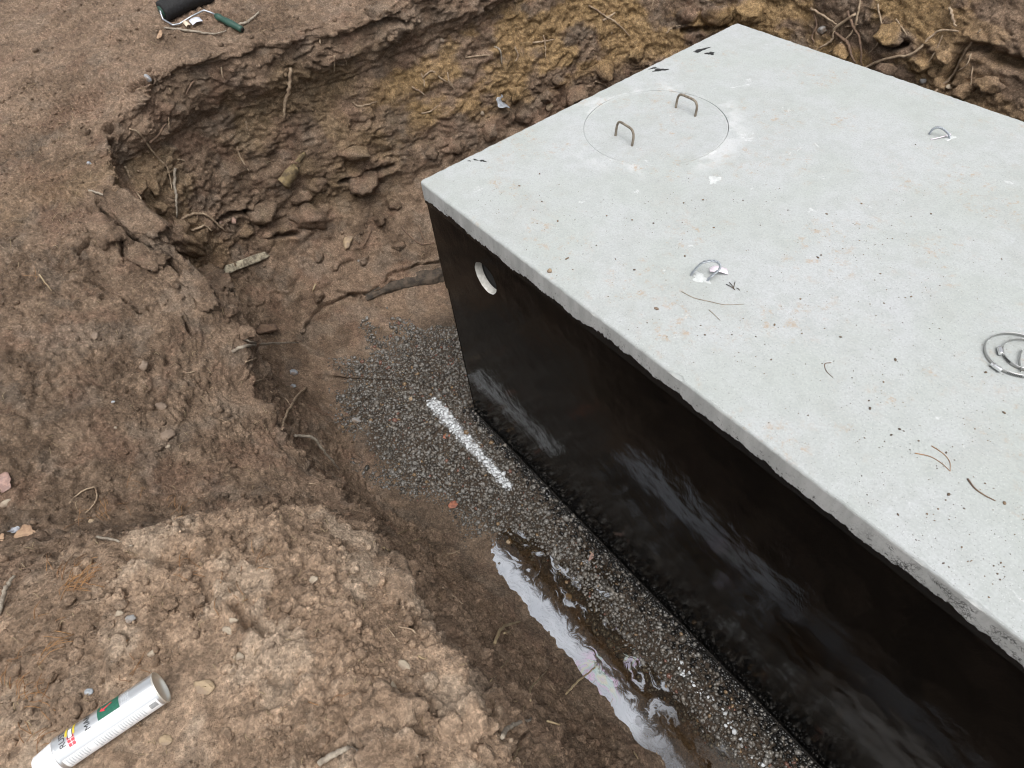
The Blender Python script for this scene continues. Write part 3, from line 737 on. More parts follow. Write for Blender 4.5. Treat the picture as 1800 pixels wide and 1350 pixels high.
sleeve['label'] = 'bare concrete sleeve of the round pipe opening'
V_, F_ = [], []
for rr, yy in ((.985, .044), (.985, .038), (.90, .036), (.86, .042), (.80, .040), (.02, .046)):
    for k in range(n):
        a = 2 * math.pi * k / n; V_.append((HC[0] + HR * rr * math.cos(a), yy, HC[1] + HR * rr * math.sin(a)))
for j in range(5):
    for k in range(n):
        F_.append((j * n + k, j * n + (k + 1) % n, (j + 1) * n + (k + 1) % n, (j + 1) * n + k))
mesh_obj('rubber_gasket', V_, F_, M['rubber'], sleeve, True)

CC = (.388, .945); CRAD = .302
def slab():
    x0, x1, y0, y1 = -.008, TX + .008, -.006, TY + .006; rc = .016
    per = []
    def seg(a, b, sp=.012):
        L = math.dist(a, b); k = max(1, int(L / sp))
        for i in range(k): per.append((a[0] + (b[0] - a[0]) * i / k, a[1] + (b[1] - a[1]) * i / k))
    def arc(cx, cy, a0):
        for i in range(5):
            a = a0 + math.pi / 2 * i / 5; per.append((cx + rc * math.cos(a), cy + rc * math.sin(a)))
    seg((x0 + rc, y0), (x1 - rc, y0)); arc(x1 - rc, y0 + rc, -math.pi / 2)
    seg((x1, y0 + rc), (x1, y1 - rc), .04); arc(x1 - rc, y1 - rc, 0)
    seg((x1 - rc, y1), (x0 + rc, y1)); arc(x0 + rc, y1 - rc, math.pi / 2)
    seg((x0, y1 - rc), (x0, y0 + rc)); arc(x0 + rc, y0 + rc, math.pi)
    per = np.array(per); n_ = len(per)
    nrm = np.roll(per, -1, 0) - np.roll(per, 1, 0); nrm = np.stack([nrm[:, 1], -nrm[:, 0]], 1); nrm /= np.linalg.norm(nrm, axis=1)[:, None]
    p3 = np.stack([per[:, 0], per[:, 1], np.zeros(n_)], 1)
    j1 = fbm(p3 * 14, 3) * .0016; j2 = fbm(p3 * 30 + 9, 3) * .0022; chip = np.clip(fbm(p3 * 9 + 4, 3) - .45, 0, 1) * .02
    layers = []
    for inset, z in ((.004, SLAB_Z - .105), (.0, SLAB_Z - .10), (.0, SLAB_Z - .05), (.0005, SLAB_Z - .010), (.002, SLAB_Z - .005), (.0055, SLAB_Z - .0015), (.011, SLAB_Z)):
        e = inset + (chip if z > SLAB_Z - .008 else 0)
        q = per - nrm * (e + j1)[:, None] if inset != .011 else per - nrm * (inset + chip * 1.3 + j1)[:, None]
        zz_ = z + (j2 if SLAB_Z - .02 < z < SLAB_Z else 0 * j2)
        layers.append(np.stack([q[:, 0], q[:, 1], np.broadcast_to(zz_, n_)], 1))
    bm = bmesh.new(); rings = [[bm.verts.new(v) for v in L] for L in layers]
    for a, b in zip(rings[:-1], rings[1:]):
        for k in range(n_): bm.faces.new((a[k], a[(k + 1) % n_], b[(k + 1) % n_], b[k]))
    bm.faces.new(rings[0][::-1])
    # recess for the manhole cover
    m_ = 96; rec = [[], []]
    for k in range(m_):
        a = 2 * math.pi * k / m_
        for q, z in ((0, SLAB_Z), (1, SLAB_Z - .04)):
            rec[q].append(bm.verts.new((CC[0] + CRAD * math.cos(a), CC[1] + CRAD * math.sin(a), z)))
    for k in range(m_): bm.faces.new((rec[0][k], rec[1][k], rec[1][(k + 1) % m_], rec[0][(k + 1) % m_]))
    bm.faces.new(rec[1])
    ed = []
    for L in (rings[-1], rec[0]):
        for k in range(len(L)):
            e = bm.edges.get((L[k], L[(k + 1) % len(L)])); ed.append(e)
    bmesh.ops.triangle_fill(bm, edges=ed, use_beauty=True, normal=(0, 0, 1))
    bmesh.ops.recalc_face_normals(bm, faces=bm.faces)
    me = bpy.data.meshes.new('top_slab'); bm.to_mesh(me); bm.free(); me.materials.append(M['concrete'])
    return link(bpy.data.objects.new('top_slab', me), tank)
slab_o = slab(); slab_o['label'] = 'pale grey concrete top slab'
# manhole cover, set a little to one side in its recess
V_, F_ = [], []; m_ = 96; c0 = (CC[0] - .0010, CC[1] + .0005)
for rr, z in ((CRAD - .0016, SLAB_Z - .038), (CRAD - .0016, SLAB_Z - .0016), (CRAD - .0028, SLAB_Z - .0006), (0, SLAB_Z - .0008)):
    for k in range(m_ if rr else 1):
        a = 2 * math.pi * k / m_; q = rr + .0006 * math.sin(5 * a) * (rr > 0)
        V_.append((c0[0] + q * math.cos(a), c0[1] + q * math.sin(a), z))
for j in range(2):
    for k in range(m_): F_.append((j * m_ + k, j * m_ + (k + 1) % m_, (j + 1) * m_ + (k + 1) % m_, (j + 1) * m_ + k))
for k in range(m_): F_.append((2 * m_ + k, 2 * m_ + (k + 1) % m_, 3 * m_))
cover = mesh_obj('manhole_cover', V_, F_, M['concrete'], tank); cover['label'] = 'round concrete manhole cover set flush in the slab'
def handle(ua, va, ub, vb, h, lean):
    a, b = Vector(on_z(ua, va, SLAB_Z)), Vector(on_z(ub, vb, SLAB_Z)); ax = (b - a)
    up = Vector((lean[0], lean[1], 1)).normalized() * h
    pts = [a - up * .4, a, a + up * .6, a + up * .9 + ax * .06, a + up + ax * .2, a + up * 1.0 + ax * .5, a + up * .98 + ax * .78, a + up * .84 + ax * .93, b + up * .55, b, b - up * .4]
    return MB().tube(catmull(pts, 5), .0052, 10).build('lifting_handle', M['rebar'], cover)
handle(1082, 238, 1111, 256, .066, (.05, .1)); handle(1188, 189, 1222, 204, .062, (.0, .12))
# wire lifting loops cast into the slab
def wire_loop(pts, r=.0026, turns=9):
    c = catmull(pts, 10); mb = MB()
    for ph in (0, math.pi):
        q = []
        for i, p in enumerate(c):
            t = (c[min(i + 1, len(c) - 1)] - c[max(i - 1, 0)]).normalized(); s1 = t.cross(Vector((.2, .3, 1))).normalized(); s2 = t.cross(s1)
            an = ph + turns * 2 * math.pi * i / len(c); q.append(p + (s1 * math.cos(an) + s2 * math.sin(an)) * r * .95)
        mb.tube(q, r, 6)
    return mb
a, b = Vector(on_z(1634, 236, SLAB_Z)), Vector(on_z(1668, 244, SLAB_Z)); ax = b - a; up = Vector((0, 0, 1))
lo = wire_loop([a - up * .02, a + up * .012, a + up * .03 + ax * .15, a + up * .034 + ax * .4, a + up * .022 + ax * .8, b + up * .004, b - up * .02]).build('lifting_loop', M['wire'], tank)
MB().tube(catmull([Vector(on_z(1636, 246, SLAB_Z)) + up * .002, Vector(on_z(1655, 243, SLAB_Z)) + up * .006, Vector(on_z(1671, 237, SLAB_Z)) + up * .003], 6), .002, 6).build('loop_tail', M['pinktag'], lo)
a, b = Vector(on_z(1216, 484, SLAB_Z)), Vector(on_z(1245, 494, SLAB_Z)); ax = b - a
lo2 = wire_loop([a - up * .02, a + up * .01 , a + up * .05 + ax * .3 + Vector((.0, .02, 0)), a + up * .062 + ax * .72 + Vector((.01, .035, 0)), a + up * .045 + ax * .98 + Vector((.015, .03, 0)), b + up * .01, b - up * .02]).build('lifting_loop', M['wire'], tank)
def blob(name, u, v, z, rx, ry, h, mat, seed, parent, rotz=0.0):
    """a low irregular mound with a ragged outline lying on a level surface"""
    c = on_z(u, v, z); r_ = np.random.default_rng(seed); V_, F_ = [(c[0], c[1], z + h)], []; n_ = 28
    ca, sa = math.cos(rotz), math.sin(rotz)
    an = np.arange(n_) / n_ * 2 * math.pi
    rad = 1 + .28 * np.sin(an * 3 + r_.uniform(0, 6)) + .16 * np.sin(an * 7 + r_.uniform(0, 6)) + r_.uniform(-.12, .12, n_)
    for j, (k, hh) in enumerate(((.5, .8), (.85, .5), (1.0, .0008 / max(h, .0009)))):
        for i in range(n_):
            x_, y_ = rx * rad[i] * k * math.cos(an[i]), ry * rad[i] * k * math.sin(an[i])
            V_.append((c[0] + x_ * ca - y_ * sa, c[1] + x_ * sa + y_ * ca, z + (h * hh if j < 2 else .0004)))
    for i in range(n_): F_.append((0, 1 + i, 1 + (i + 1) % n_))
    for j in range(2):
        for i in range(n_): F_.append((1 + j * n_ + i, 1 + (j + 1) * n_ + i, 1 + (j + 1) * n_ + (i + 1) % n_, 1 + j * n_ + (i + 1) % n_))
    return mesh_obj(name, V_, F_, mat, parent, True)
blob('plaster_patch', 1232, 489, SLAB_Z, .03, .02, .003, M['plaster'], 3, lo2)
blob('plaster_patch', 1669, 242, SLAB_Z, .016, .022, .003, M['plaster'], 4, lo)
blob('lime_splash', 1256, 316, SLAB_Z, .020, .026, .0012, M['plaster'], 5, tank)
for i, (u, v, rx, ry, rz) in enumerate(((1232, 88, .045, .012, 1.35), (1248, 94, .022, .014, .8), (1160, 123, .034, .013, .9), (1148, 120, .018, .007, 1.2), (849, 283, .016, .006, .4), (836, 281, .012, .004, .3), (825, 283, .008, .003, .6))):
    blob('tar_smear', u, v, SLAB_Z, rx, ry, .0025, M['tar_dab'], 20 + i, tank, rz)

# ------------------------------------------------------------------ gravel bed, puddle
def gravel():
    base = ICO1; rots = 1
    pts = []
    xs = rng.uniform(-1.1, 3.35, 110000); ys = rng.uniform(-.85, .9, 110000)
    p3 = np.stack([xs, ys, np.zeros_like(xs)], 1)
    nb_ = fbm(p3 * 4.5 + 3, 4) * .17
    # left limit of the gravel along the trench
    lim = np.interp(xs, [-1.0, -.75, -.45, -.1, .2, .5, .7, .9, 1.2, 1.6, 2.1, 3.4], [-.25, -.52, -.68, -.72, -.66, -.54, -.48, -.43, -.40, -.38, -.36, -.34])
    inside = (ys > lim + nb_) & ~((xs > -.002) & (ys > -.003)) & (xs > -.88 + nb_ * 2 + np.maximum(ys, 0) * .7) & (ys < .75)
    edge = np.clip((ys - lim - nb_) / .16, 0, 1)
    inside &= rng.random(len(xs)) < (.10 + .90 * edge)
    xs, ys, ed_ = xs[inside], ys[inside], edge[inside]
    grid = {}; keep = []
    for i in range(len(xs)):
        k = (int(xs[i] / .0122), int(ys[i] / .0122))
        if grid.get(k, 0) < 1: grid[k] = grid.get(k, 0) + 1; keep.append(i)
    xs, ys = xs[keep], ys[keep]; ed_ = np.concatenate([ed_[keep], np.ones(900)])
    xs = np.concatenate([xs, rng.uniform(.0, 3.3, 900)]); ys = np.concatenate([ys, rng.uniform(-.035, -.003, 900)])
    shapes = [rock_verts(base, 300 + k, planes=6) for k in range(24)]
    VV, FF, TI, PA = [], [], [], []
    # sprayed marks: a bold line near the corner and a sparse one further along
    la, lb = on_z(762, 708, .03)[:2], on_z(893, 852, .03)[:2]; ma, mb_ = on_z(1192, 1165, .03)[:2], on_z(1345, 1345, .03)[:2]
    def dseg(p, a, b):
        ab = b - a; t = np.clip(((p - a) @ ab) / (ab @ ab), 0, 1); return np.linalg.norm(p - a - t * ab), t
    for i in range(len(xs)):
        h = drop(xs[i], ys[i])
        if h is None: continue
        s = .0078 * (.62 + .38 * ed_[i]) * math.exp(random.gauss(0, .36)); s = min(max(s, .0045), .018)
        z = h[0].z + s * random.uniform(.05, .6)
        if z < -.028: continue
        sh = shapes[random.randrange(24)] * np.array([random.uniform(.8, 1.5), random.uniform(.7, 1.1), random.uniform(.5, .9)]) * s
        q = Matrix.Rotation(random.uniform(0, 6.3), 3, 'Z') @ Matrix.Rotation(random.uniform(-.6, .6), 3, 'X') @ Matrix.Rotation(random.uniform(-.6, .6), 3, 'Y')
        sh = sh @ np.array(q).T + np.array([xs[i], ys[i], z])
        if xs[i] > 0: sh[:, 1] = np.minimum(sh[:, 1], .001)
        VV.append(sh); FF.append(base[1] + 12 * (len(VV) - 1) if len(base[0]) == 12 else base[1] + len(base[0]) * (len(VV) - 1))
        r_ = random.random()
        if r_ < .018: c = (.24, .16, .09)
        elif r_ < .035: c = (.19, .095, .07)
        elif r_ < .3: c = (.21, .20, .185)
        else:
            g_ = random.choice((random.uniform(.05, .11), random.uniform(.09, .20))); c = (g_ * 1.08, g_ * .97, g_ * .84)
        # tar splashed on the stones at the foot of the wall
        tarp = max(0, 1 - (abs(min(ys[i], 0)) / (.06 + .08 * max(0, min(1, xs[i] - .2))))) if xs[i] > -.05 else 0
        if random.random() < tarp * .9: c = (.008, .008, .008)
        TI.append(c)
        p = np.array([xs[i], ys[i]])
        d1, t1 = dseg(p, la, lb); wdt = .050 * (1 - .42 * t1)
        pa = max(0.0, min(1.0, 1.55 - 1.3 * d1 / wdt + random.uniform(-.45, .3)))
        d2, t2 = dseg(p, ma, mb_)
        if d2 < .022 and random.random() < .36: pa = max(pa, random.uniform(.5, .9))
        PA.append(pa)
    nv = len(base[0]); VV = np.concatenate(VV); FF = np.concatenate(FF)
    o = np_mesh('gravel_bed', VV, FF, M['gravel'], None, False)
    at_ = o.data.attributes.new('tint', 'FLOAT_COLOR', 'POINT'); c = np.ones((len(VV), 4), np.float32); c[:, :3] = np.repeat(np.array(TI), nv, 0); at_.data.foreach_set('color', c.ravel())
    at2 = o.data.attributes.new('paint', 'FLOAT', 'POINT'); at2.data.foreach_set('value', np.repeat(np.array(PA, np.float32), nv))
    return o
gv = gravel(); tag(gv, 'bed of wet dark crushed stone with white sprayed marks beside the tank', None, None, 'stuff')
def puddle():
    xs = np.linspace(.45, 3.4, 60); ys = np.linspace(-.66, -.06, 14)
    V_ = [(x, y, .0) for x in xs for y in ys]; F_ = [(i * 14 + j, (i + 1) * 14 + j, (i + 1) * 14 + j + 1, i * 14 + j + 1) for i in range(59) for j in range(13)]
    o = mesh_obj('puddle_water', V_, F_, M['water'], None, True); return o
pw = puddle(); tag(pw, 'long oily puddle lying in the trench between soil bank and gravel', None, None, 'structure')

# ------------------------------------------------------------------ loose crumbs of soil, clods
def crumbs():
    A, B = V1, N0
    # choose random grid vertices in view
    n_ = 30000
    sel_a = rng.integers(0, NA, n_ * 6); sel_b = rng.integers(0, NB, n_ * 6)
    p = A[sel_a, sel_b]; nn_ = B[sel_a, sel_b]
    rel_ = p - CAM; zc_ = rel_ @ R[:, 2]; u = 900 + F * (rel_ @ R[:, 0]) / np.maximum(zc_, .05); v = 675 + F * (rel_ @ R[:, 1]) / np.maximum(zc_, .05)
    ok = (zc_ > .3) & (u > -120) & (u < 1920) & (v > -120) & (v < 1470) & (np.abs(p[:, 0] - 1.6) < 6)
    up_ = np.clip(nn_[:, 2], .12, 1)
    cl = sstep(-.1, .35, fbm(p * 3.3 + 13, 3))
    nearm = sstep(.5, .9, p[:, 0]) * sstep(-.8, -.95, p[:, 1])
    pr = up_ * (.22 + .9 * cl) * (.55 + 1.2 * nearm)
    pr *= np.where(p[:, 2] < .04, .3, 1)
    ok &= rng.random(len(p)) < pr
    ok &= ~((np.abs(p[:, 0] - 1.37) < .09) & (np.abs(p[:, 1] + 1.55) < .18))
    p, nn_, nearm = p[ok][:n_], nn_[ok][:n_], nearm[ok][:n_]
    shapes = np.array([rock_verts(ICO1, 500 + k, planes=4) for k in range(40)])
    k = len(p); s = .0025 * (1 - rng.random(k)) ** -.40
    s = np.minimum(s, .015)
    sh = shapes[rng.integers(0, 40, k)] * (s[:, None, None] * rng.uniform(.7, 1.25, (k, 1, 3)))
    an = rng.uniform(0, 6.3, k); ca, sa = np.cos(an), np.sin(an)
    x_ = sh[:, :, 0] * ca[:, None] - sh[:, :, 1] * sa[:, None]; y_ = sh[:, :, 0] * sa[:, None] + sh[:, :, 1] * ca[:, None]
    sh = np.stack([x_, y_, sh[:, :, 2]], 2) + (p + nn_ * (s * .3)[:, None])[:, None, :]
    nv = sh.shape[1]; FF = (ICO1[1][None] + (np.arange(k) * nv)[:, None, None]).reshape(-1, 3)
    o = np_mesh('soil_crumbs', sh.reshape(-1, 3), FF, M['soil'], None, False); soil_attr(o.data, sh.reshape(-1, 3)); return o
tag(crumbs(), 'loose crumbs of brown soil scattered over the banks', None, None, 'stuff')
# larger clods: pieces of the soil
def rough(W, k):
    """the same crumbly grain as the banks, at world scale"""
    f1_, _, c_ = worley(W * 48 + 7); return np.clip(.62 - f1_, 0, 1) * .017 * (.4 + _jit[c_][:, 2]) + fbm(W * 30, 3) * .007 + np.clip(fbm(W * 70 + 3, 2), 0, 1) * .006 + np.clip(fbm(W * 14 + k, 2), -1, 1) * .008
def clod(u, v, px, flat=.75, sink=.12):
    p, nrm = at(u, v); dz = (np.array(p) - CAM) @ R[:, 2]; s = px * .5 * dz / F; k = random.randrange(10000)
    b = ICO3[0]; v_ = rock_verts(ICO3, k, planes=9)
    v_ = v_ * (1 + .30 * fbm(b * 1.6 + k * .37, 3) + .13 * (ridged(b * 3.2 + k, 2) - .6) + .07 * fbm(b * 8 + k, 2))[:, None]
    v_ = v_ * np.array([s * random.uniform(.95, 1.45), s * random.uniform(.75, 1.05), s * random.uniform(flat * .8, flat * 1.1)])
    v_ = v_ @ np.array(Matrix.Rotation(random.uniform(0, 6.3), 3, 'Z') @ Matrix.Rotation(random.uniform(-.5, .5), 3, 'X')).T
    c_ = np.array(p + nrm * s * sink)
    v_ = v_ + b * (rough(v_ + c_, 0) * min(1, s / .03))[:, None]
    me = bpy.data.meshes.new('clod'); me.from_pydata(v_.tolist(), [], ICO3[1].tolist()); me.polygons.foreach_set('use_smooth', [True] * len(me.polygons)); me.materials.append(M['soil'])
    soil_attr(me, v_ + c_)
    o = bpy.data.objects.new('clod', me); COL.objects.link(o); o.parent = ground; o.location = c_
def soil_slab(ua, va, ub, vb, wpx, thick, tilt=0.0):
    a, na = at(ua, va); b, nb_ = at(ub, vb); ax = (b - a); L = ax.length / 2; ax.normalize(); n_ = Vector((.25, .2, 1)).normalized(); sd_ = n_.cross(ax).normalized(); n_ = ax.cross(sd_)
    w_ = .5 * wpx * ((np.array(a) - CAM) @ R[:, 2]) / F; k = random.randrange(9999); bs = ICO4[0]
    v_ = bs / np.maximum(np.abs(bs).max(1, keepdims=True), .72) * .86
    v_ = v_ * (1 + .30 * fbm(bs * 1.7 + k * .37, 4) + .16 * (ridged(bs * 3 + k, 2) - .6) + .06 * fbm(bs * 8 + k, 2))[:, None] * np.array([L, w_, thick])
    q = Matrix.Rotation(tilt, 3, 'X'); B = np.array([ax, sd_, n_]); v_ = (v_ @ np.array(q).T) @ B; c_ = np.array((a + b) / 2 + n_ * thick * .1); v_ = v_ + (bs @ B) * rough(v_ + c_, 3)[:, None] * 1.2
    me = bpy.data.meshes.new('soil_slab'); me.from_pydata(v_.tolist(), [], ICO4[1].tolist()); me.polygons.foreach_set('use_smooth', [True] * len(me.polygons)); me.materials.append(M['soil']); soil_attr(me, v_ + c_)
    o = bpy.data.objects.new('clod', me); COL.objects.link(o); o.parent = ground; o.location = c_
for q in ((192, 348, 288, 425, 50, .05, .25), (165, 385, 205, 430, 44, .035, -.1), (228, 440, 290, 470, 40, .03, .2), (300, 405, 345, 440, 46, .045, .2), (360, 470, 400, 520, 30, .03, .2), (330, 480, 375, 545, 36, .03, .1), (800, 1235, 850, 1300, 60, .035, .3), (860, 1225, 905, 1290, 46, .03, .2), (690, 980, 715, 1080, 40, .035, .2), (640, 1240, 730, 1290, 90, .035, .1), (640, 1310, 740, 1345, 80, .035, .1)):
    soil_slab(*q)
for q in ((460, 370, 46), (545, 385, 56), (640, 320, 60), (560, 325, 36), (620, 270, 44), (470, 410, 22), (430, 405, 26), (530, 345, 28), (690, 355, 34), (665, 385, 26),
          (700, 430, 24), (640, 460, 20), (560, 450, 22), (350, 420, 34), (310, 400, 38), (255, 405, 46), (275, 365, 30), (235, 330, 34), (270, 330, 36), (590, 470, 16),
          (405, 548, 26), (430, 585, 30), (380, 470, 28), (345, 455, 24), (560, 520, 22), (790, 1275, 44), (830, 1300, 38), (870, 1255, 40), (755, 1200, 30), (715, 1000, 34), (735, 1025, 28), (690, 1060, 24), (650, 1290, 60), (700, 1330, 50), (620, 1350, 44), (850, 1335, 40),
          (120, 1060, 26), (95, 1105, 24), (160, 1105, 22), (135, 1150, 26), (210, 1135, 26), (60, 1120, 22), (30, 1175, 26), (90, 1190, 20), (205, 1050, 26), (280, 1120, 20), (330, 1085, 22), (345, 1055, 30), (300, 1060, 24), (240, 1165, 16), (400, 1290, 22), (520, 1180, 24), (560, 1240, 26), (470, 1290, 18), (590, 1130, 18), (40, 1240, 20),
          (1210, 30, 40), (1260, 25, 50), (1320, 20, 44), (1480, 90, 36), (1570, 60, 44), (1620, 110, 40), (1700, 160, 34), (1660, 100, 34), (1560, 120, 30), (1740, 150, 40), (960, 170, 36), (1010, 165, 40), (1060, 120, 36), (920, 205, 30), (860, 230, 36), (800, 260, 34), (760, 270, 30), (1120, 95, 30), (980, 140, 30), (905, 165, 30)):
    clod(*q)

# ------------------------------------------------------------------ roots and sticks
def px_to_m(u, v, px):
    p, _ = at(u, v); return px * ((np.array(p) - CAM) @ R[:, 2]) / F
def strand(poly, wpx, lift=.5, arch=0.0, sides=7, taper=(.8, 1.0, .45), stiff=False):
    hs_ = [at(u, v) for u, v in poly]
    if stiff and len(poly) > 2:                # a loose stick spans from end to end and does not follow every dip
        a, b = hs_[0][0], hs_[-1][0]; e = (b - a)
        for i in range(1, len(poly) - 1):
            r_ = Vector(ray(*poly[i])).normalized(); w0 = a - Vector(CAM); bb = e.dot(r_); den = e.dot(e) - bb * bb
            s_ = (bb * r_.dot(w0) - e.dot(w0)) / den if abs(den) > 1e-6 else .5
            tt = r_.dot(w0 + e * s_); hit_t = (hs_[i][0] - Vector(CAM)).length
            hs_[i] = (Vector(CAM) + r_ * min(tt, hit_t), hs_[i][1])
    r = .5 * wpx * ((np.array(hs_[0][0]) - CAM) @ R[:, 2]) / F
    pts = []
    for i, (p, n_) in enumerate(hs_):
        t = i / (len(hs_) - 1); pts.append(p + n_ * r * (lift * 2) + Vector((0, 0, arch * math.sin(math.pi * t))))
    # remove depth jumps caused by the rough relief
    for i in range(1, len(pts) - 1):
        mid = (pts[i - 1] + pts[i + 1]) / 2
        if (pts[i] - mid).length > .6 * (pts[i + 1] - pts[i - 1]).length: pts[i] = mid
    c = catmull(pts, 6)
    c = [p + Vector((random.gauss(0, .25), random.gauss(0, .25), random.gauss(0, .25))) * r for p in c]
    return MB().tube(c, lambda t: r * (taper[0] * (1 - t) ** 2 + 2 * taper[1] * t * (1 - t) + taper[2] * t * t) / .82, sides, .10)
STICKS = [  # (name, category, label, polylines, width, material)
    ('thick_root', 'root', 'thick pale straight root hanging down the middle of the back wall', [[(506, 120), (508, 150), (503, 180), (500, 208)]], 6.5, 'root'),
    ('thin_root', 'root', 'long thin crooked root running down the left end of the back wall', [[(228, 228), (243, 233), (258, 255), (275, 275), (293, 293), (298, 318), (303, 334)]], 3.6, 'root'),
    ('root', 'root', 'short upright grey root at the foot of the left wall end', [[(305, 298), (308, 330), (307, 352), (309, 380)]], 4.6, 'twig'),
    ('root', 'root', 'pale straight root stub beside the dark hollow under the left rim', [[(217, 290), (224, 305), (235, 330), (247, 352)]], 3.8, 'root'),
    ('brown_root', 'root', 'short brown root branching off the long crooked one', [[(262, 250), (275, 236), (292, 219)]], 4.0, 'brown_root'),
    ('arched_root', 'root', 'pale arched root bending over the soil at the wall foot', [[(316, 389), (335, 381), (352, 378), (370, 383), (385, 397), (396, 409)]], 4.6, 'root'),
    ('forked_twig', 'twig', 'small forked pale twig just below the arched root', [[(337, 405), (350, 401), (362, 399), (372, 404)], [(358, 400), (361, 397)]], 4.0, 'root'),
    ('grey_stick', 'stick', 'long grey forked stick lying across the lip of the left bank', [[(409, 621), (432, 612), (470, 608), (523, 604)], [(425, 596), (448, 602), (472, 608)]], 6.0, 'twig'),
    ('twig', 'twig', 'short pale twig just below the long grey forked stick', [[(433, 637), (448, 631), (464, 625)]], 3.4, 'root'),
    ('slender_stick', 'stick', 'slender upright pale stick standing at the edge of the left bank', [[(537, 683), (522, 700), (508, 722), (500, 740), (494, 757)]], 3.8, 'root'),
    ('bent_root', 'root', 'bent brown and pale root lying in the trench below the left bank', [[(515, 767), (540, 770), (555, 778), (572, 798), (596, 826)]], 5.5, 'twig'),
    ('looped_root', 'root', 'thin pale looped root behind the sandy heap at left', [[(124, 885), (140, 870), (152, 861), (165, 859), (172, 868), (167, 883), (152, 900), (131, 915)]], 3.0, 'root'),
    ('split_branch', 'branch', 'split pale branch end reaching into the puddle', [[(866, 1132), (880, 1113), (893, 1103), (914, 1093)], [(884, 1112), (900, 1110)]], 6.0, 'straw'),
    ('thin_stick', 'stick', 'thin crooked pale stick on the soil slope above the puddle', [[(931, 1230), (931, 1212), (945, 1195), (961, 1181)], [(948, 1192), (946, 1178)]], 3.4, 'straw'),
    ('reed', 'stick', 'thin reed bridging the pale oily end of the puddle', [[(994, 1222), (1012, 1203), (1030, 1188), (1051, 1170)]], 3.6, 'straw'),
    ('sawn_stick', 'stick', 'short thick grey stick poking out of the clods at bottom', [[(878, 1299), (896, 1287), (915, 1277), (933, 1266)]], 8.5, 'twig'),
    ('stout_root', 'root', 'stout curved pale root at the bottom edge of the sandy heap', [[(560, 1340), (585, 1329), (620, 1326), (650, 1331), (668, 1342), (684, 1356)]], 11, 'twig'),
    ('grey_twig', 'twig', 'grey twig lying in the hollow on top of the sandy heap', [[(170, 945), (180, 949), (205, 952), (232, 960)]], 4.5, 'twig'),
    ('weathered_stick', 'stick', 'stubby weathered stick at the far left of the sandy heap', [[(2, 1080), (10, 1050), (18, 1030), (28, 1014)]], 8.0, 'twig'),
    ('broken_twig', 'twig', 'dark broken twig leaning across the crack in the left rim', [[(158, 335), (175, 342), (190, 346), (212, 353)]], 4.0, 'twig'),
    ('grey_stick', 'stick', 'lichen-grey stick lying behind the green roller handle', [[(415, 48), (430, 42), (442, 33), (455, 25)]], 4.5, 'twig'),
    ('curved_stick', 'stick', 'thin curved grey stick lying in front of the paint roller', [[(292, 51), (320, 54), (345, 58), (375, 60), (400, 55)]], 3.6, 'twig'),
]
for nm, cat, lab, polys, wpx, mt in STICKS:
    mb = MB()
    for k, pl in enumerate(polys):
        q0 = pl[0]
        q = strand(pl, wpx * (1 if k == 0 else .6), lift=.8, arch=.02 if nm == 'arched_root' else (.004 if q0[1] > 380 else 0.0), stiff=q0[1] > 380 and nm not in ('arched_root', 'looped_root')); mb.add(q.V, q.F)
    tag(mb.build(nm, M[mt]), lab, cat, 'roots and sticks in the pit')
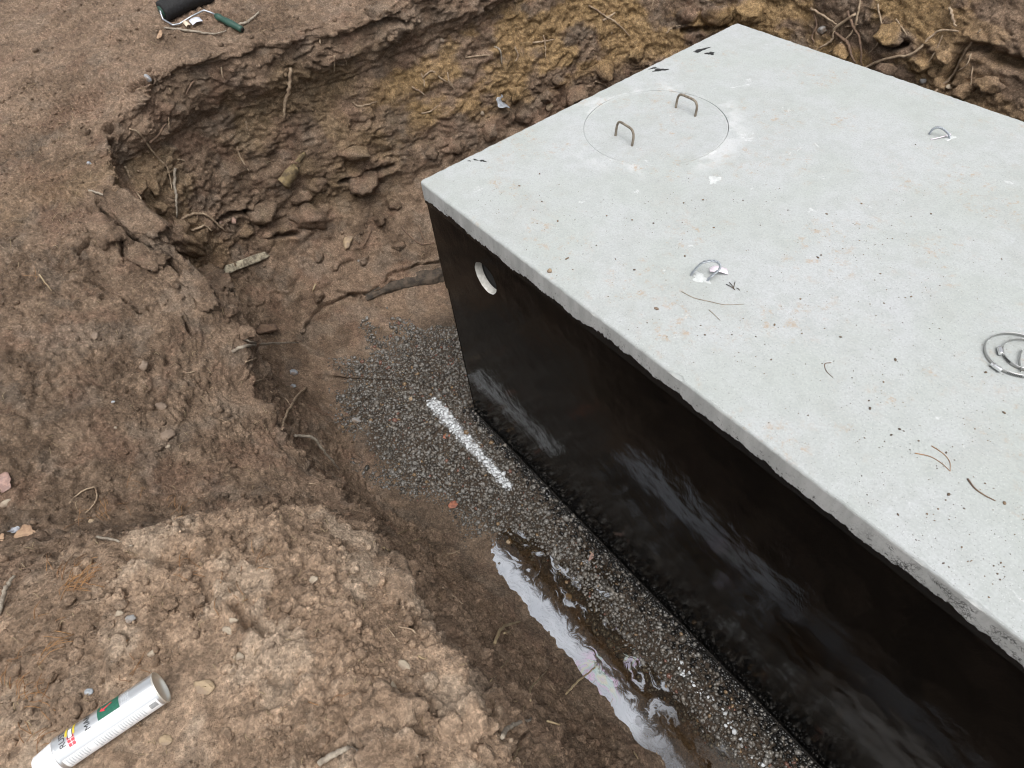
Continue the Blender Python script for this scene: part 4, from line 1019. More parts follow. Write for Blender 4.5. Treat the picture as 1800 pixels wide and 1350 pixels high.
# finer roots growing out of the cut walls: pieces of the soil
for poly, wpx, mt in [
    ([(1428, 16), (1450, 28), (1475, 39)], 4, 'root'), ([(1500, 22), (1478, 48), (1472, 66), (1442, 88)], 5.5, 'root'), ([(1492, 16), (1506, 40), (1512, 75), (1520, 116)], 4.5, 'brown_root'),
    ([(1512, 0), (1513, 28), (1500, 58), (1460, 92)], 4, 'root'), ([(1475, 55), (1492, 78), (1500, 92), (1509, 110)], 5, 'brown_root'), ([(1523, 116), (1560, 106), (1610, 88), (1648, 62), (1690, 51)], 4.5, 'root'),
    ([(1646, 158), (1668, 128), (1690, 88), (1720, 52)], 5, 'root'), ([(1540, 8), (1552, 38), (1560, 50)], 3, 'root'), ([(1577, 30), (1586, 42), (1594, 62)], 3, 'root'), ([(1678, 10), (1678, 32), (1686, 44)], 5, 'root'),
    ([(1660, 62), (1640, 95), (1620, 128)], 2.5, 'root'), ([(1716, 80), (1708, 128), (1705, 170)], 2.5, 'root'), ([(1706, 98), (1700, 112), (1686, 122)], 2.5, 'root'), ([(1552, 55), (1540, 80), (1528, 92)], 2.5, 'root'), ([(1488, 50), (1510, 42)], 2.5, 'root'),
    ([(1432, 20), (1440, 45), (1430, 62), (1432, 75)], 3, 'brown_root'),
    ([(1035, 8), (1062, 24), (1085, 42), (1108, 64)], 3, 'root'), ([(1060, 36), (1082, 24)], 4, 'root'), ([(1074, 60), (1080, 32)], 2, 'root'), ([(1150, 0), (1143, 20)], 2.5, 'root'), ([(1172, 58), (1182, 50), (1196, 46)], 2.5, 'root'),
    ([(935, 75), (955, 74), (976, 70)], 3, 'root'), ([(955, 62), (957, 84), (958, 102)], 2.5, 'root'), ([(742, 138), (758, 126), (778, 138), (792, 146), (800, 158)], 3, 'root'), ([(740, 127), (746, 140), (745, 152)], 2.5, 'root'),
    ([(724, 153), (736, 158), (750, 167)], 3, 'root'), ([(786, 126), (789, 145), (797, 154)], 2.5, 'root'), ([(620, 178), (630, 187), (645, 183), (660, 178)], 3, 'root'), ([(740, 198), (758, 193), (770, 185)], 2.5, 'root'), ([(868, 80), (878, 88), (882, 116)], 3, 'twig'), ([(818, 102), (840, 99), (862, 98)], 2.5, 'root'),
    ([(903, 84), (910, 97), (904, 108)], 3, 'root'), ([(1046, 143), (1060, 148), (1072, 156)], 2.5, 'root'), ([(417, 259), (424, 275), (437, 301)], 3.2, 'root'), ([(388, 118), (391, 133), (395, 147)], 2.8, 'root'), ([(341, 144), (332, 153), (326, 166)], 2.8, 'brown_root'), ([(295, 206), (297, 218), (296, 227)], 2.5, 'root'),
    ([(432, 212), (434, 225), (438, 238)], 2.2, 'root'), ([(562, 70), (563, 80)], 3, 'root'), ([(587, 98), (586, 112), (585, 128)], 3, 'root'), ([(313, 279), (322, 283), (328, 288)], 2.5, 'root'), ([(240, 300), (248, 306)], 3.5, 'root'), ([(605, 100), (608, 112), (604, 118)], 2.2, 'root'), ([(728, 98), (730, 112)], 2.2, 'root'),
    ([(735, 395), (745, 420), (758, 435)], 2, 'brown_root'), ([(705, 400), (735, 428), (762, 428)], 3, 'brown_root'), ([(640, 430), (650, 410), (655, 400)], 2, 'brown_root'), ([(270, 403), (300, 396), (320, 400)], 3, 'root'), ([(286, 400), (310, 410), (318, 412)], 2.5, 'root'),
    ([(475, 690), (500, 700), (515, 720)], 2, 'root'), ([(445, 670), (470, 666), (492, 672)], 2, 'root'), ([(700, 1104), (722, 1108), (742, 1124)], 3, 'root'), ([(776, 1032), (792, 1034), (800, 1052), (812, 1063)], 3, 'root'), ([(770, 985), (755, 975), (780, 972)], 2.5, 'root'), ([(785, 975), (800, 972), (808, 968)], 2.5, 'root'), ([(670, 962), (682, 970), (692, 975)], 3.5, 'straw'), ([(678, 1100), (700, 1130)], 2.2, 'root'),
    ([(735, 1155), (748, 1160)], 4, 'straw'), ([(965, 1202), (975, 1215)], 2, 'root'), ([(880, 1175), (895, 1158)], 2, 'straw'), ([(860, 1198), (872, 1190)], 2.5, 'straw'), ([(555, 500), (548, 512)], 3, 'straw'), ([(900, 1340), (915, 1312)], 2, 'straw'), ([(1150, 1318), (1165, 1345)], 2.2, 'root'), ([(1113, 1322), (1120, 1335)], 3, 'straw'),
    ([(966, 1332), (975, 1335)], 2, 'straw'), ([(962, 1270), (985, 1275)], 4, 'straw'), ([(700, 940), (718, 930)], 2.5, 'straw'), ([(718, 955), (740, 945)], 2.5, 'straw'), ([(385, 735), (400, 742)], 2, 'root'), ([(542, 850), (562, 854)], 2.5, 'root'), ([(275, 490), (310, 487)], 2.2, 'root'), ([(70, 510), (95, 515)], 2, 'straw'), ([(70, 483), (90, 512)], 2, 'straw'), ([(325, 655), (345, 654)], 2.5, 'root')]:
    q = strand(poly, wpx, lift=1.6 if poly[0][0] > 1400 else .8, sides=6); o = q.build('root', M[mt], ground)

# ------------------------------------------------------------------ stones lying on or set in the soil
STONES = [  # u, v, (width px, length px, height px), material, label, name
    (258, 137, (15, 11, 10), 'st_blue', 'blue-grey stone set in the rim above the hollow', 'stone'),
    (157, 288, (8, 7, 8), 'st_blue', 'small violet-grey pebble on the left bank near the rim', 'pebble'),
    (168, 592, (12, 15, 10), 'st_brown', 'rounded brown stone alone on the upper left bank', 'stone'),
    (252, 642, (13, 16, 10), 'st_brown', 'smooth brown stone on the bank below a small scooped hole', 'stone'),
    (282, 716, (20, 16, 12), 'st_brown', 'broad reddish brown stone half buried in the mid left bank', 'stone'),
    (295, 765, (22, 24, 12), 'st_brown', 'large soil-covered stone below the reddish one on the bank', 'stone'),
    (198, 707, (9, 5, 4), 'st_blue', 'small flat blue-grey chip in the left bank', 'stone_chip'),
    (203, 752, (5, 5, 5), 'st_pale', 'tiny white pebble low on the left bank', 'pebble'),
    (295, 785, (6, 9, 4), 'st_pale', 'small white chip under the large soil-covered stone', 'stone_chip'),
    (612, 425, (16, 27, 13), 'st_tan', 'long tan stone lying at the foot of the back wall', 'stone'),
    (632, 459, (6, 6, 5), 'st_grey', 'small grey pebble below the long tan stone', 'pebble'),
    (625, 738, (20, 13, 6), 'st_grey', 'flat pale grey stone at the left edge of the gravel', 'stone'),
    (515, 655, (15, 16, 8), 'st_blue', 'pale bluish flat stone at the edge of the trench floor', 'stone'),
    (515, 679, (12, 9, 6), 'st_blue', 'dull bluish stone just below the pale bluish flat one', 'stone'),
    (820, 1236, (17, 17, 14), 'st_pale', 'angular pale grey stone perched on the edge of the sandy heap', 'stone'),
    (1445, 52, (15, 16, 12), 'st_grey', 'dark grey stone under the tangle of roots in the far wall', 'stone'),
    (1624, 141, (12, 11, 10), 'st_grey', 'round grey stone in the far wall just above the slab edge', 'stone'),
    (1667, 153, (9, 8, 7), 'st_pale', 'small pale stone in the far wall beside a thin root', 'stone'),
    (846, 198, (11, 9, 9), 'st_pale', 'small buff stone in the back wall left of the shiny scrap', 'stone'),
    (966, 187, (10, 14, 9), 'st_tan', 'tan stone in the back wall close to the slab edge', 'stone'),
    (777, 71, (7, 9, 6), 'st_pale', 'small pale stone high in the back wall', 'stone'),
    (388, 392, (6, 10, 6), 'st_pink', 'small reddish pebble at the wall foot, left one of a pair', 'pebble'),
    (410, 388, (14, 10, 9), 'st_pink', 'rounded reddish pebble at the wall foot, right one of a pair', 'pebble'),
    (400, 1109, (18, 13, 9), 'st_pale', 'smooth pale stone with a dark face on the sandy heap', 'stone'),
    (209, 1078, (14, 13, 9), 'st_pale', 'whitish stone on the heap beside a darker twin', 'stone'),
    (229, 1088, (16, 15, 9), 'st_grey', 'grey stone on the heap beside a whitish twin', 'stone'),
    (292, 1302, (26, 20, 8), 'st_tan', 'flat tan stone to the right of the spray can', 'stone'),
    (358, 1206, (36, 26, 10), 'st_tan', 'broad flat tan stone above and right of the spray can', 'stone'),
    (156, 1216, (15, 12, 8), 'st_blue', 'small dark blue-grey stone just above the spray can', 'stone'),
    (410, 1090, (14, 11, 8), 'st_pale', 'pale rounded stone above the smooth dark-faced one', 'stone'),
    (552, 1020, (17, 13, 10), 'st_pale', 'pale pebble near the right shoulder of the sandy heap', 'pebble'),
    (266, 1149, (14, 11, 8), 'st_pale', 'pale stone in the middle of the sandy heap', 'stone'),
    (420, 1155, (18, 15, 10), 'st_pale', 'sand-coloured lump of stone right of the heap centre', 'stone'),
    (10, 885, (11, 18, 6), 'st_pale', 'smooth pale oval pebble at the left picture edge', 'pebble'),
    (160, 918, (15, 11, 8), 'st_tan', 'tan stone on the back edge of the sandy heap', 'stone'),
    (688, 1205, (20, 15, 11), 'st_pale', 'pale stone on the crumbling right edge of the heap', 'stone'),
    (710, 1170, (26, 14, 9), 'st_pale', 'long whitish stone embedded on the right shoulder of the heap', 'stone'),
    (895, 953, (12, 11, 8), 'st_tan', 'small ochre stone among the gravel by the water', 'stone'),
    (998, 1048, (17, 11, 8), 'st_tan', 'yellowish stone in the gravel beside the puddle', 'stone'),
    (722, 702, (7, 11, 7), 'st_tan', 'small orange pebble at the upper edge of the gravel', 'pebble'),
]
for k, (u, v, sz, mt, lab, nm) in enumerate(STONES):
    p, nrm = at(u, v); kk = .5 * ((np.array(p) - CAM) @ R[:, 2]) / F
    o = rock_obj(nm, p + nrm * sz[2] * kk * .22, (sz[0] * kk * 1.1, sz[1] * kk * 1.1, sz[2] * kk), M[mt], 900 + k, soft=True)
    q = Vector((0, 0, 1)).rotation_difference(nrm.lerp(Vector((0, 0, 1)), .4).normalized())
    o.rotation_euler = (q.to_matrix() @ Matrix.Rotation(random.uniform(-.5, .5) + .7, 3, 'Z')).to_euler()
    tag(o, lab, 'stone' if nm != 'pebble' else 'pebble', 'stones lying about the pit')

# ------------------------------------------------------------------ wood pieces
def plank(name, ua, va, ub, vb, wpx, mat, label, cat, thick=.35, taper=.9, seed=1):
    a, na = at(ua, va); b, nb_ = at(ub, vb); r = .5 * wpx * ((np.array(a) - CAM) @ R[:, 2]) / F
    n_ = (na + nb_).normalized(); ax = (b - a).normalized(); sd_ = n_.cross(ax).normalized(); n_ = ax.cross(sd_)
    V_, F_ = [], []; m_ = 22; rs = 12; r_ = np.random.default_rng(seed)
    prof = r_.uniform(.8, 1.15, rs)
    for i in range(m_):
        t = i / (m_ - 1); c = a.lerp(b, t) + n_ * r * thick * .7
        w_ = r * (1 - (1 - taper) * t) * (1 + .08 * math.sin(t * 9 + seed) + r_.uniform(-.04, .04))
        if i in (0, m_ - 1): w_ *= .82
        for k in range(rs):
            an = 2 * math.pi * k / rs; ce, se = math.cos(an), math.sin(an)
            ce = math.copysign(abs(ce) ** .6, ce); se = math.copysign(abs(se) ** .6, se)
            end = ax * (r * .5 * r_.uniform(-1, 1) if i in (0, m_ - 1) else 0)
            V_.append(c + sd_ * ce * w_ * prof[k] + n_ * se * w_ * thick * prof[(k + 3) % rs] + end)
    for i in range(m_ - 1):
        for k in range(rs): F_.append((i * rs + k, i * rs + (k + 1) % rs, (i + 1) * rs + (k + 1) % rs, (i + 1) * rs + k))
    F_.append(tuple(range(rs - 1, -1, -1))); F_.append(tuple((m_ - 1) * rs + k for k in range(rs)))
    return tag(mesh_obj(name, V_, F_, mat, None, True), label, cat)
plank('wood_piece', 391, 477, 469, 447, 17, M['wood'], 'weathered pale strip of wood lying on the pit slope', 'wood', .4, .85, 2)
def rough_log():
    pts = [(640, 521), (672, 513), (705, 503), (740, 491), (765, 484), (792, 476)]
    hs_ = [at(*q) for q in pts]; r0 = .5 * 25 * ((np.array(hs_[2][0]) - CAM) @ R[:, 2]) / F
    c = catmull([p - n_ * r0 * .55 for p, n_ in hs_], 12); n_ = len(c); V_, F_ = [], []; sd_ = 22
    for i, p in enumerate(c):
        t = i / (n_ - 1); ta = (c[min(i + 1, n_ - 1)] - c[max(i - 1, 0)]).normalized(); a = ta.cross(Vector((0, 0, 1))).normalized(); b = ta.cross(a)
        for k in range(sd_):
            an = 2 * math.pi * k / sd_; q = np.array([[math.cos(an) * 1.6, math.sin(an) * 1.6, t * 3.2]])
            r = r0 * (.45 + .6 * min(1, t * 2.2)) * (1 + .30 * fbm(q + 5, 3)[0] + .22 * fbm(q * np.array([4, 4, 1.3]), 3)[0])
            V_.append(p + a * math.cos(an) * r + b * math.sin(an) * r)
    for i in range(n_ - 1):
        for k in range(sd_): F_.append((i * sd_ + k, i * sd_ + (k + 1) % sd_, (i + 1) * sd_ + (k + 1) % sd_, (i + 1) * sd_ + k))
    F_.append(tuple(range(sd_ - 1, -1, -1))); F_.append(tuple((n_ - 1) * sd_ + k for k in range(sd_)))
    tag(mesh_obj('buried_log', V_, F_, M['bark'], None, True), 'dark muddy log half buried in the slope beside the tank corner', 'log')
rough_log()
p, nrm = at(508, 302)
plank('rotten_wood', 494, 320, 516, 290, 26, M['rot'], 'yellowish rotten stump of wood jutting from the back wall', 'wood', .7, .7, 9)
p, nrm = at(530, 275)
plank('wood_splinter', 500, 310, 535, 268, 12, M['rot'], 'fibrous yellow splinter leaning on the rotten stump', 'wood', .5, .5, 7)
p, nrm = at(465, 580) 
rock_obj('soil_lump', p + nrm * .02, (.035, .075, .03), M['brown_root'], 64, soft=True, rot=(.0, .25, 2.6)); tag(bpy.data.objects['soil_lump'], 'dark rounded lump jutting over the lip of the left bank', 'lump')

# leaves and litter ------------------------------------------------------
def leaf(name, u, v, wpx, lpx, rot, mat, label, cat='leaf', lobes=3, curl=.25):
    p, nrm = at(u, v); k = .5 * ((np.array(p) - CAM) @ R[:, 2]) / F; V_, F_ = [], []; n_ = 26
    for ring, rr in ((0, .0), (1, .55), (2, 1.0)):
        for i in range(n_ if ring else 1):
            an = 2 * math.pi * i / n_; q = rr * (1 + .16 * math.cos(lobes * an) + .08 * math.sin(7 * an + u))
            V_.append((q * wpx * k * math.cos(an), q * lpx * k * math.sin(an), curl * wpx * k * (rr ** 2) * (.5 + .5 * math.cos(2 * an + u)) + .001))
    for i in range(n_):
        F_.append((0, 1 + i, 1 + (i + 1) % n_)); F_.append((1 + i, 1 + n_ + i, 1 + n_ + (i + 1) % n_, 1 + (i + 1) % n_))
    o = mesh_obj(name, V_, F_, mat, None, True); so = o.modifiers.new('thickness', 'SOLIDIFY'); so.thickness = .0006
    q = Vector((0, 0, 1)).rotation_difference(nrm.lerp(Vector((0, 0, 1)), .5).normalized())
    o.rotation_euler = (q.to_matrix() @ Matrix.Rotation(rot, 3, 'Z')).to_euler(); o.location = p + nrm * .006
    return tag(o, label, cat)
leaf('leaf', 797, 888, 15, 17, .4, M['leaf_red'], 'small russet leaf lying on soil beside the gravel')
leaf('leaf', 785, 768, 13, 8, 1.0, M['leaf_red'], 'dark red leaf scrap in the middle of the gravel')
leaf('leaf', 1040, 978, 7, 22, .5, M['leaf_pink'], 'narrow pinkish leaf on the gravel near the tank foot')
leaf('leaf', 6, 850, 36, 34, .3, M['leaf_pink'], 'large pinkish dry leaf cut by the left picture edge')
leaf('leaf', 48, 938, 36, 26, .6, M['leaf_tan'], 'tan dry leaf tucked behind the sandy heap')
leaf('leaf', 3, 947, 14, 18, .2, M['leaf_tan'], 'small amber leaf at the left edge beside the foil scrap')
leaf('foil_scrap', 26, 936, 12, 20, -.5, M['foil'], 'crumpled silver foil scrap behind the sandy heap', 'litter', 5, .8)
leaf('plastic_scrap', 880, 183, 24, 22, .3, M['plastic'], 'crumpled whitish plastic scrap stuck in the back wall', 'litter', 5, .8)
leaf('leaf', 281, 61, 7, 18, .7, M['leaf_tan'], 'pale curled leaf scrap on the ground below the paint roller')

# pine needles ------------------------------------------------------------
mb = MB()
def needles(u, v, n_, spread, lpx, fan=None):
    for _ in range(n_):
        uu, vv = u + random.gauss(0, spread), v + random.gauss(0, spread); p, nrm = at(uu, vv)
        if p.z < -.1 or (p.x > -.06 and -.06 < p.y < 2): continue
        an = random.uniform(0, 6.3) if fan is None else random.gauss(fan, .6); L = lpx * random.uniform(.6, 1.15)
        q, n2 = at(uu + L * math.cos(an), vv - L * math.sin(an))
        if (q - p).length > .14: continue
        a_, b_ = p + nrm * .003, q + n2 * .006; mid = (a_ + b_) / 2 + Vector((random.gauss(0, .003), random.gauss(0, .003), .004 + random.random() * .006))
        mb.tube([a_, a_.lerp(mid, .6) + Vector((0, 0, .001)), mid, mid.lerp(b_, .5) + Vector((0, 0, .001)), b_], .00075, 4)
for q in ((115, 1035, 26, 10, 42, .9), (140, 1020, 16, 12, 40, .7), (95, 1010, 8, 8, 40, 1.5), (35, 1215, 16, 12, 38, .9), (55, 1240, 8, 10, 35, .2), (60, 1300, 8, 8, 40, 1.2), (75, 1110, 7, 18, 35, .1), (80, 1160, 4, 10, 60, .6), (230, 1180, 8, 14, 28, 1.0), (320, 1010, 8, 10, 34, .5), (190, 905, 8, 10, 26, 2.2), (310, 895, 12, 10, 22, .9), (240, 870, 6, 20, 25, None), (450, 1010, 5, 20, 28, .6), (20, 1150, 5, 12, 35, .1), (580, 1230, 3, 20, 24, None), (75, 500, 3, 10, 26, 2.2), (120, 930, 5, 14, 30, .7), (390, 1040, 5, 20, 26, None)):
    needles(*q)
tag(mb.build('pine_needles', M['needle']), 'dry orange pine needles strewn over the sandy heap and bank', None, None, 'stuff')
mb = MB()
for _ in range(420):
    needles(random.uniform(0, 1100), random.uniform(0, 1340), 1, 4, random.uniform(6, 18))
tag(mb.build('straw_fibres', M['straw']), 'short straw-coloured fibres and rootlets strewn over the soil', None, None, 'stuff')

# ------------------------------------------------------------------ litter on the slab
def slab_pt(u, v, z=0.0): return Vector(on_z(u, v, SLAB_Z)) + Vector((0, 0, z))
VV, FF = [], []
cl = [(950, 360, 60, 30, 26), (1000, 380, 80, 40, 30), (880, 350, 30, 14, 16), (1130, 420, 80, 60, 30), (1200, 370, 60, 40, 30), (1310, 350, 90, 25, 40), (1500, 420, 70, 30, 30), (1560, 400, 60, 40, 30), (1420, 560, 120, 70, 70), (1660, 480, 90, 60, 60), (1600, 700, 120, 70, 60), (1500, 760, 100, 50, 40), (1700, 900, 90, 80, 40), (1600, 930, 70, 50, 26), (1100, 560, 40, 30, 12), (1250, 560, 60, 40, 20), (1740, 700, 60, 70, 26), (1350, 620, 80, 50, 24), (1750, 1000, 40, 60, 30), (1010, 470, 30, 20, 10)]
k = 0
for cu, cv, su, sv, n_ in cl:
    for _ in range(n_):
        u, v = random.gauss(cu, su), random.gauss(cv, sv); p = on_z(u, v, SLAB_Z)
        if not (.02 < p[0] < 3.1 and .02 < p[1] < 1.9): continue
        if math.hypot(p[0] - CC[0], p[1] - CC[1]) < .31: continue
        s = min(.00105 * (1 - random.random()) ** -.36, .004)
        q = rock_verts(ICO1, 40 + k % 12, planes=4) * np.array([s * random.uniform(.8, 1.8), s, s * .55]); an = random.uniform(0, 6.3)
        q = q @ np.array(Matrix.Rotation(an, 3, 'Z')).T + p + np.array([0, 0, s * .4]); VV.append(q); FF.append(ICO1[1] + len(ICO1[0]) * k); k += 1
o = np_mesh('dirt_specks', np.concatenate(VV), np.concatenate(FF), simple('dark_crumb', (.085, .065, .05), .9, var=(.20, .14, .09), vscale=9), None, False)
tag(o, 'scattered dark dirt specks on the pale concrete slab', None, None, 'stuff')
def slab_twig(name, poly, wpx, mat, label, cat='twig'):
    r = .5 * wpx * ((on_z(*poly[0], SLAB_Z) - CAM) @ R[:, 2]) / F
    q = catmull([slab_pt(u, v, r * .95) for u, v in poly], 7)
    return tag(MB().tube(q, lambda t: r * (1 - .45 * t), 6, .08).build(name, mat), label, cat)
slab_twig('twig', [(1700, 842), (1712, 858), (1728, 870), (1749, 881)], 3.2, M['brown_root'], 'short dark curved twig lying on the slab near its front edge')
slab_twig('pine_needle', [(1608, 797), (1635, 803), (1655, 815), (1670, 829)], 1.8, M['needle'], 'long curved tan needle on the slab, lower of a touching pair', 'needle')
slab_twig('pine_needle', [(1637, 784), (1658, 798), (1669, 812), (1670, 828)], 1.6, M['needle'], 'short curved tan needle on the slab, upper of a touching pair', 'needle')
slab_twig('twig', [(1461, 638), (1450, 640), (1452, 652), (1464, 664)], 1.7, M['brown_root'], 'tiny hooked twig in the middle of the slab')
slab_twig('rootlet', [(1198, 513), (1220, 524), (1245, 530), (1275, 536), (1308, 535)], 1.5, M['twig'], 'hair-thin long rootlet on the slab below the tagged wire loop', 'rootlet')
slab_twig('twig', [(1246, 545), (1255, 553), (1266, 564)], 1.6, M['twig'], 'short thin grey twig below the hair-thin rootlet on the slab')
mbk = MB()
for a, b in (((1276, 500), (1292, 510)), ((1282, 497), (1290, 508)), ((1292, 496), (1289, 508)), ((1295, 507), (1300, 511))):
    mbk.tube([slab_pt(*a, .002), (slab_pt(*a) + slab_pt(*b)) / 2 + Vector((0, 0, .004)), slab_pt(*b, .002)], .0012, 5)
tag(mbk.build('moss_sprig', M['bark']), 'small dark spiky sprig beside the tagged wire loop', 'sprig')
rock_o = rock_obj('soil_pellet', slab_pt(1154, 543, .003), (.009, .006, .0045), M['st_brown'], 71, soft=True, base=ICO2); tag(rock_o, 'single brown soil pellet near the slab front edge', 'pellet')
rock_o = rock_obj('soil_pellet', slab_pt(966, 477, .003), (.010, .010, .006), M['st_tan'], 72, soft=True, base=ICO2); tag(rock_o, 'tan soil pellet on the slab arris above the pipe opening', 'pellet')
# pink paper tag by the wire loop
c = slab_pt(1246, 481, .010); e = slab_pt(1279, 479, .006); ax = (e - c).normalized(); sd_ = Vector((0, 0, 1)).cross(ax).normalized()
V_, F_ = [], []
for i in range(11):
    t = i / 10; q = c.lerp(e, t) + Vector((0, 0, .006 * math.sin(t * 4) + .004 * (1 - t)))
    w_ = .0125 * min(1, .45 + 2.4 * t) * (1 if i < 10 else .95)
    for s_ in (-1, 1):
        for hh in (0, .0007): V_.append(q + sd_ * s_ * w_ + Vector((0, 0, hh + .004 * (s_ > 0))))
for i in range(10):
    a = i * 4; F_ += [(a, a + 4, a + 6, a + 2), (a + 1, a + 3, a + 7, a + 5), (a, a + 1, a + 5, a + 4), (a + 2, a + 6, a + 7, a + 3)]
F_ += [(0, 2, 3, 1), (40, 41, 43, 42)]
tag(mesh_obj('paper_tag', V_, F_, M['pinktag'], None, True), 'pale pink strip tag lying against the wire loop on the slab', 'tag')

# hose clamps -------------------------------------------------------------
def hose_clamp(cu, cv, r, house_px, label, squash=1.0, rot=0.0, tail=None):
    c = slab_pt(cu, cv); root = empty('hose_clamp', c); tag(root, label, 'hose clamp', 'steel hose clamps on the slab')
    w_, n_ = .0112, 96; V_, F_ = [], []
    ca, sa = math.cos(rot), math.sin(rot)
    def rim(an, rr): x_, y_ = rr * math.cos(an), rr * squash * math.sin(an); return Vector((x_ * ca - y_ * sa, x_ * sa + y_ * ca, 0))
    for i in range(n_):
        an = 2 * math.pi * i / n_; lift = .001 + .003 * (1 + math.sin(an * 1.0 + 1.0)); lean = .001
        for rr, z in ((r, lift), (r - lean, lift + w_), (r - lean - .0008, lift + w_), (r - .0008, lift)):
            V_.append(rim(an, rr) + Vector((0, 0, z)))
    for i in range(n_):
        j = (i + 1) % n_
        for k in range(4): F_.append((i * 4 + k, j * 4 + k, j * 4 + (k + 1) % 4, i * 4 + (k + 1) % 4))
    band = mesh_obj('band', V_, F_, M['steel'], root, True)
    h = slab_pt(*house_px) - c; an = math.atan2(h.y, h.x)
    tan = Vector((-math.sin(an), math.cos(an), 0)); out = Vector((math.cos(an), math.sin(an), 0)); base = rim(an - rot, r + .0045) + Vector((0, 0, .0095))
    # slots of the worm thread beside the housing
    mb_ = MB()
    for i in range(9):
        a2 = an + (.30 + i * .05); q = rim(a2 - rot, r + .0003) ; t2 = Vector((-math.sin(a2), math.cos(a2), 0)); o2 = Vector((math.cos(a2), math.sin(a2), 0))
        vs = []
        for s1, z in ((-.0009, .0045), (.0009, .0055), (.0009, .0125), (-.0009, .0115)): vs.append(q + t2 * s1 + Vector((0, 0, z)) + o2 * .0006)
        mb_.add(vs, [(0, 1, 2, 3)])
    mb_.build('thread_slots', M['ink'], band, False)
    pts = [base + tan * s_ for s_ in (-.0135, -.013, -.009, 0, .008, .0115, .012)]; rad = [.0045, .0062, .0066, .0066, .0066, .006, .0045]
    mb_ = MB(); mb_.tube(pts, lambda t: float(np.interp(t, np.linspace(0, 1, 7), rad)), 12); mb_.build('worm_housing', M['steel_b'], root)
    mb_ = MB(); mb_.tube([base - tan * .0135, base - tan * .0136, base - tan * .019, base - tan * .0195], lambda t: .0043, 6); sh = mb_.build('screw_head', M['steel_b'], root, False)
    mb_ = MB(); q = base - tan * .0197; zz2 = Vector((0, 0, 1)); mb_.add([q - zz2 * .0035 - out * .0006, q - zz2 * .0035 + out * .0006, q + zz2 * .0035 + out * .0006, q + zz2 * .0035 - out * .0006], [(0, 1, 2, 3)]); mb_.build('slot', M['ink'], sh, False)
    if tail:
        V_, F_ = [], []
        q = catmull([slab_pt(*t_) - c + Vector((0, 0, .002)) for t_ in tail], 8)
        for i, p_ in enumerate(q):
            V_ += [p_, p_ + Vector((0, 0, w_)), p_ + Vector((.0008, 0, w_)), p_ + Vector((.0008, 0, 0))]
        for i in range(len(q) - 1):
            for k in range(4): F_.append((i * 4 + k, (i + 1) * 4 + k, (i + 1) * 4 + (k + 1) % 4, i * 4 + (k + 1) % 4))
        mesh_obj('band_tail', V_, F_, M['steel'], root, True)
hose_clamp(1786, 627, .082, (1746, 654), 'larger stainless hose clamp lying on the slab at the right edge', 1.0, .3)
hose_clamp(1800, 627, .058, (1754, 621), 'smaller stainless hose clamp lying inside the larger one', 1.0, 1.1, [(1792, 655), (1789, 640), (1792, 624), (1797, 616)])

